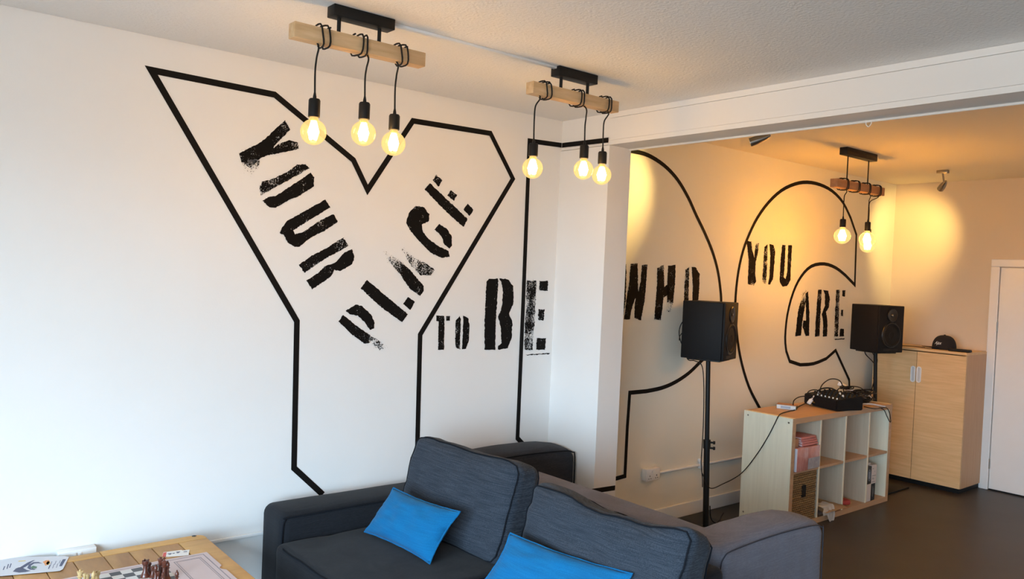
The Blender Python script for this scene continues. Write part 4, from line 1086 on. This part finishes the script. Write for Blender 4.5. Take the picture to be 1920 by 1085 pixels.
# ================================================================== SPEAKERS
SW, SD, SHT = .290, .310, .405
def speaker(pxc, depth, ang, zb_, pole_top, label, stand_label, foot, lean_top):
    r_ = ray(pxc, 620); v = Vector((r_.x, r_.y, 0)).normalized(); rr = Vector((v.y, -v.x, 0))
    c0 = CAM + r_*depth; c0.z = zb_
    s_ = -rr*math.cos(ang)+v*math.sin(ang); b_ = rr*math.sin(ang)+v*math.cos(ang)
    nrm = -s_; Z = Vector((0, 0, 1))
    mid = c0+s_*SD/2+b_*SW/2
    t = thing('studio_speaker', label, 'speaker', (mid.x, mid.y, zb_), 'black studio monitor speakers')
    make('cabinet', B().obox(c0+s_*.018, s_*(SD-.018), b_*SW, Z*SHT, .006), SPKV, t)
    bf = make('baffle', B().obox(c0, s_*.018, b_*SW, Z*SHT, .006), SPKV, t)
    cw = c0+b_*(SW/2)+Z*.150
    wf = make('woofer', B().lathe(cw, nrm, [(.0, -.012+.004), (.030, .004), (.034, .003), (.078, .002), (.086, .008), (.096, .010), (.102, .002), (.102, .0)], 36, cap=False), CONE, t)
    make('rim', B().lathe(cw, nrm, [(.100, .0), (.100, .007), (.108, .007), (.112, .0)], 36, cap=False), SHINY, wf)
    tw = c0+b_*(SW/2)+Z*.322
    k = make('tweeter', B().lathe(tw, nrm, [(.0, .010), (.010, .008), (.014, .002), (.020, .001), (.052, .009), (.058, .006), (.058, .0)], 30, cap=False), SHINY, t)
    make('dome', B().lathe(tw, nrm, [(.0, .0115), (.007, .010), (.0125, .004), (.0125, .0)], 18, cap=False), CHROME, k)
    make('port_slot', B().obox(c0+b_*(SW*.2)+Z*.012-s_*.0012, s_*.001, b_*(SW*.6), Z*.022), BLACK, t, smooth=False)
    # stand
    foot = Vector(foot); top = Vector((mid.x, mid.y, zb_-.012)) if lean_top is None else Vector(lean_top)
    st = thing('speaker_stand', stand_label, 'stand', foot, 'black pole speaker stands')
    ax_ = (top-foot).normalized()
    make('base_plate', B().box(foot.x-.21, foot.x+.21, foot.y-.21, foot.y+.21, .0, .016, .004), BLACK, st)
    jn = foot+ax_*.62
    make('lower_pole', B().cyl(foot+ax_*.012, jn, .0215, seg=20), BLACK, st)
    make('upper_pole', B().cyl(jn, top, .0165, seg=20), BLACK, st)
    cl = make('clamp_collar', B().cyl(jn-ax_*.05, jn+ax_*.012, .0265, seg=20), BLACK, st)
    for dz in (-.045, -.005):
        q = jn+ax_*dz; make('clamp_knob', B().cyl(q, q+rr*.045, .007, seg=10).cyl(q+rr*.043, q+rr*.058, .013, .011, 12), RUBBER, cl)
    make('top_plate', B().obox(mid-s_*.12-b_*.11-Z*(SHT*0)+Vector((0, 0, -.012)), s_*.24, b_*.22, Z*.0115, .002), BLACK, st)
    return c0, s_, b_, mid, foot, top
f1_ = on(1323, 990, 2, 0); 
S1 = speaker(1358.5, 5.52, math.radians(18), 1.215, None, 'left black speaker covering the O of WHO', 'black pole stand of the left speaker, behind the sofa back', f1_, None)
f2_ = Vector((7.06, 3.39, 0))
S2 = speaker(1648, 6.86, math.radians(42), 1.213, None, 'right black speaker beside the oak cabinet', 'black pole stand of the right speaker, behind the end of the shelf', f2_, None)

# ================================================================== CABLES
def cable(label, pts, r=.0035, m=RUBBER, n=8, grp='audio cables'):
    return tag(make('audio_cable', B().tube(spline(pts, n), r, 7), m), label, 'cable', grp)
c0, s_, b_, mid, foot, top = S1
bk_ = c0+s_*SD+b_*.10
cable('black cable looping behind the left speaker', [bk_+Vector((0, 0, .26)), bk_+s_*.035-b_*.00+Vector((0, 0, .245)), bk_+s_*.055+Vector((0, 0, .19)), bk_+s_*.05+Vector((0, 0, .13)), bk_+s_*.02+Vector((0, 0, .06)), bk_-s_*.02+Vector((0, 0, -.02)), mid+s_*.10+Vector((0, 0, -.03)), mid+s_*.045+Vector((0, 0, -.06)), top.lerp(foot, .15)+s_*.030, top.lerp(foot, .35)+s_*.028, top.lerp(foot, .5)+s_*.034, top.lerp(foot, .62)+s_*.040, top.lerp(foot, .70)+s_*.030, top.lerp(foot, .76)+s_*.028])
cable('short black loop at the back of the left speaker', [bk_+Vector((0, 0, .17)), bk_+s_*.03+Vector((0, 0, .168)), bk_+s_*.05+Vector((0, 0, .14)), bk_+s_*.052+Vector((0, 0, .11))], .003)
e_ = T(1490, 768, ZT+.004)
cable('black cable sagging from the shelf top to the left speaker stand',
      [top.lerp(foot, .68)+s_*.03, top.lerp(foot, .755)+Vector((.0, -.03, 0)), on(1355, 907, 0, 5.0), on(1390, 887, 0, 5.13), on(1420, 850, 0, 5.165), on(1440, 818, 0, 5.17), on(1452, 795, 0, 5.172), on(1460, 779, 0, 5.172), T(1467, 774, ZT+.006), T(1482, 770, ZT+.004), e_, T(1497, 762, ZT+.006), T(1512, 755, ZT+.012)], .0036)
cable('black cable trailing from the left stand over its base plate', [foot+Vector((.024, -.01, .16)), foot+Vector((.04, -.012, .07)), foot+Vector((.10, -.01, .024)), foot+Vector((.19, .02, .022)), foot+Vector((.32, .10, .005)), foot+Vector((.42, .15, .005))], .004)
c0, s_, b_, mid, foot2, top2 = S2
cable('black cable dropping from the right speaker to the shelf', [mid+s_*.12+Vector((0, 0, -.014)), on(1624, 665, 1, 3.46), on(1638, 680, 1, 3.44), on(1642, 692, 1, 3.43), on(1640, 710, 1, 3.42), on(1633, 735, 1, 3.40), on(1631, 745, 1, 3.38)], .0045)
cable('thin black cable from the right speaker to its pole', [mid+s_*.04+Vector((0, 0, -.014)), on(1640, 668, 1, 3.42), on(1645, 676, 1, 3.41), top2.lerp(foot2, .2)+s_*.022], .0035)
yb = 3.32
cable('big arching black cable over the mixer', [on(1535, 738, 1, yb), on(1541, 722, 1, yb), on(1553, 712, 1, yb), on(1564, 710, 1, yb), on(1575, 714, 1, yb), on(1580, 724, 1, yb), on(1582, 736, 1, yb-.02), on(1581, 750, 1, yb-.04)], .0042)
cable('low arching black cable right of the mixer', [on(1566, 736, 1, yb), on(1575, 727, 1, yb), on(1590, 724, 1, yb), on(1608, 725, 1, yb), on(1618, 730, 1, yb), on(1625, 740, 1, yb-.02), on(1626, 752, 1, yb-.04)], .0042)
cable('small black loop at the left of the mixer', [on(1524, 745, 1, 3.30), on(1516, 741, 1, 3.30), on(1515, 735, 1, 3.30), on(1522, 731, 1, 3.30), on(1532, 731, 1, 3.30), on(1540, 736, 1, 3.30)], .004)
cable('black cable arching from the card box to the mixer', [T(1487, 762, ZT+.02), on(1488, 752, 1, 3.30), on(1494, 746, 1, 3.30), on(1503, 743, 1, 3.30), on(1511, 743, 1, 3.30), on(1518, 747, 1, 3.30)], .004)
cable('thick black cable humped across the back of the mixer', [on(1523, 742, 1, 3.34), on(1537, 730, 1, 3.36), on(1550, 727, 1, 3.36), on(1562, 729, 1, 3.36), on(1572, 736, 1, 3.34), on(1580, 745, 1, 3.30)], .006)
cable('black cable loop hanging over the right front edge of the shelf', [T(1620, 762, ZT+.01), T(1640, 766, ZT+.012), on(1654, 764, 1, SY0-.008), on(1663, 765, 1, SY0-.012), on(1668, 775, 1, SY0-.012), on(1670, 789, 1, SY0-.012), on(1668, 790, 1, SY0-.012), on(1663, 780, 1, SY0-.012), on(1658, 769, 1, SY0-.010), on(1650, 764, 1, SY0-.004)], .0035)
GREYC = mat('grey_cable', (.45, .45, .46), .5)
cable('pale grey cable lying across the heap at the shelf end', [T(1618, 757, ZT+.035), T(1632, 757, ZT+.04), T(1645, 759, ZT+.038), T(1660, 762, ZT+.03)], .0055, GREYC)
cable('white cable leading from the power strip', [e1+dv*.03+uv*.02, on(1610, 739, 1, 3.26), on(1618, 738, 1, 3.26), on(1626, 739, 1, 3.26), on(1634, 745, 1, 3.26)], .005, PLASTIC)
# coiled heap at the right of the mixer: each coil is a cable of its own
rng = random.Random(5)
where = ['at the bottom of the heap', 'second from the bottom of the heap', 'leaning toward the mixer', 'spread toward the stand pole', 'wound small in the middle of the heap', 'lying on top of the heap', 'nearest the front edge', 'farthest back']
for k in range(8):
    cx = 6.28+.26*rng.random()+.05*(k == 3); cy = 3.24+.10*rng.random(); pts = []
    if k == 6: cx, cy = 6.40, 3.20
    if k == 7: cx, cy = 6.42, 3.36
    R0 = .085+.05*rng.random()-.006*k; zz = ZT+.006+.013*k
    for q in range(22):
        a = q*.85+k; rr = R0*(1+.18*math.sin(a*1.7+k))
        pts.append((cx+rr*1.35*math.cos(a), min(3.47, max(3.11, cy+rr*.8*math.sin(a))), zz+.012*(q/22)+.022*abs(math.sin(a*1.1+k))*(k > 1)))
    cable('black coiled cable '+where[k]+' on the shelf', pts, .0045, RUBBER if k != 4 else SHINY, 5, 'coiled cables on the shelf')
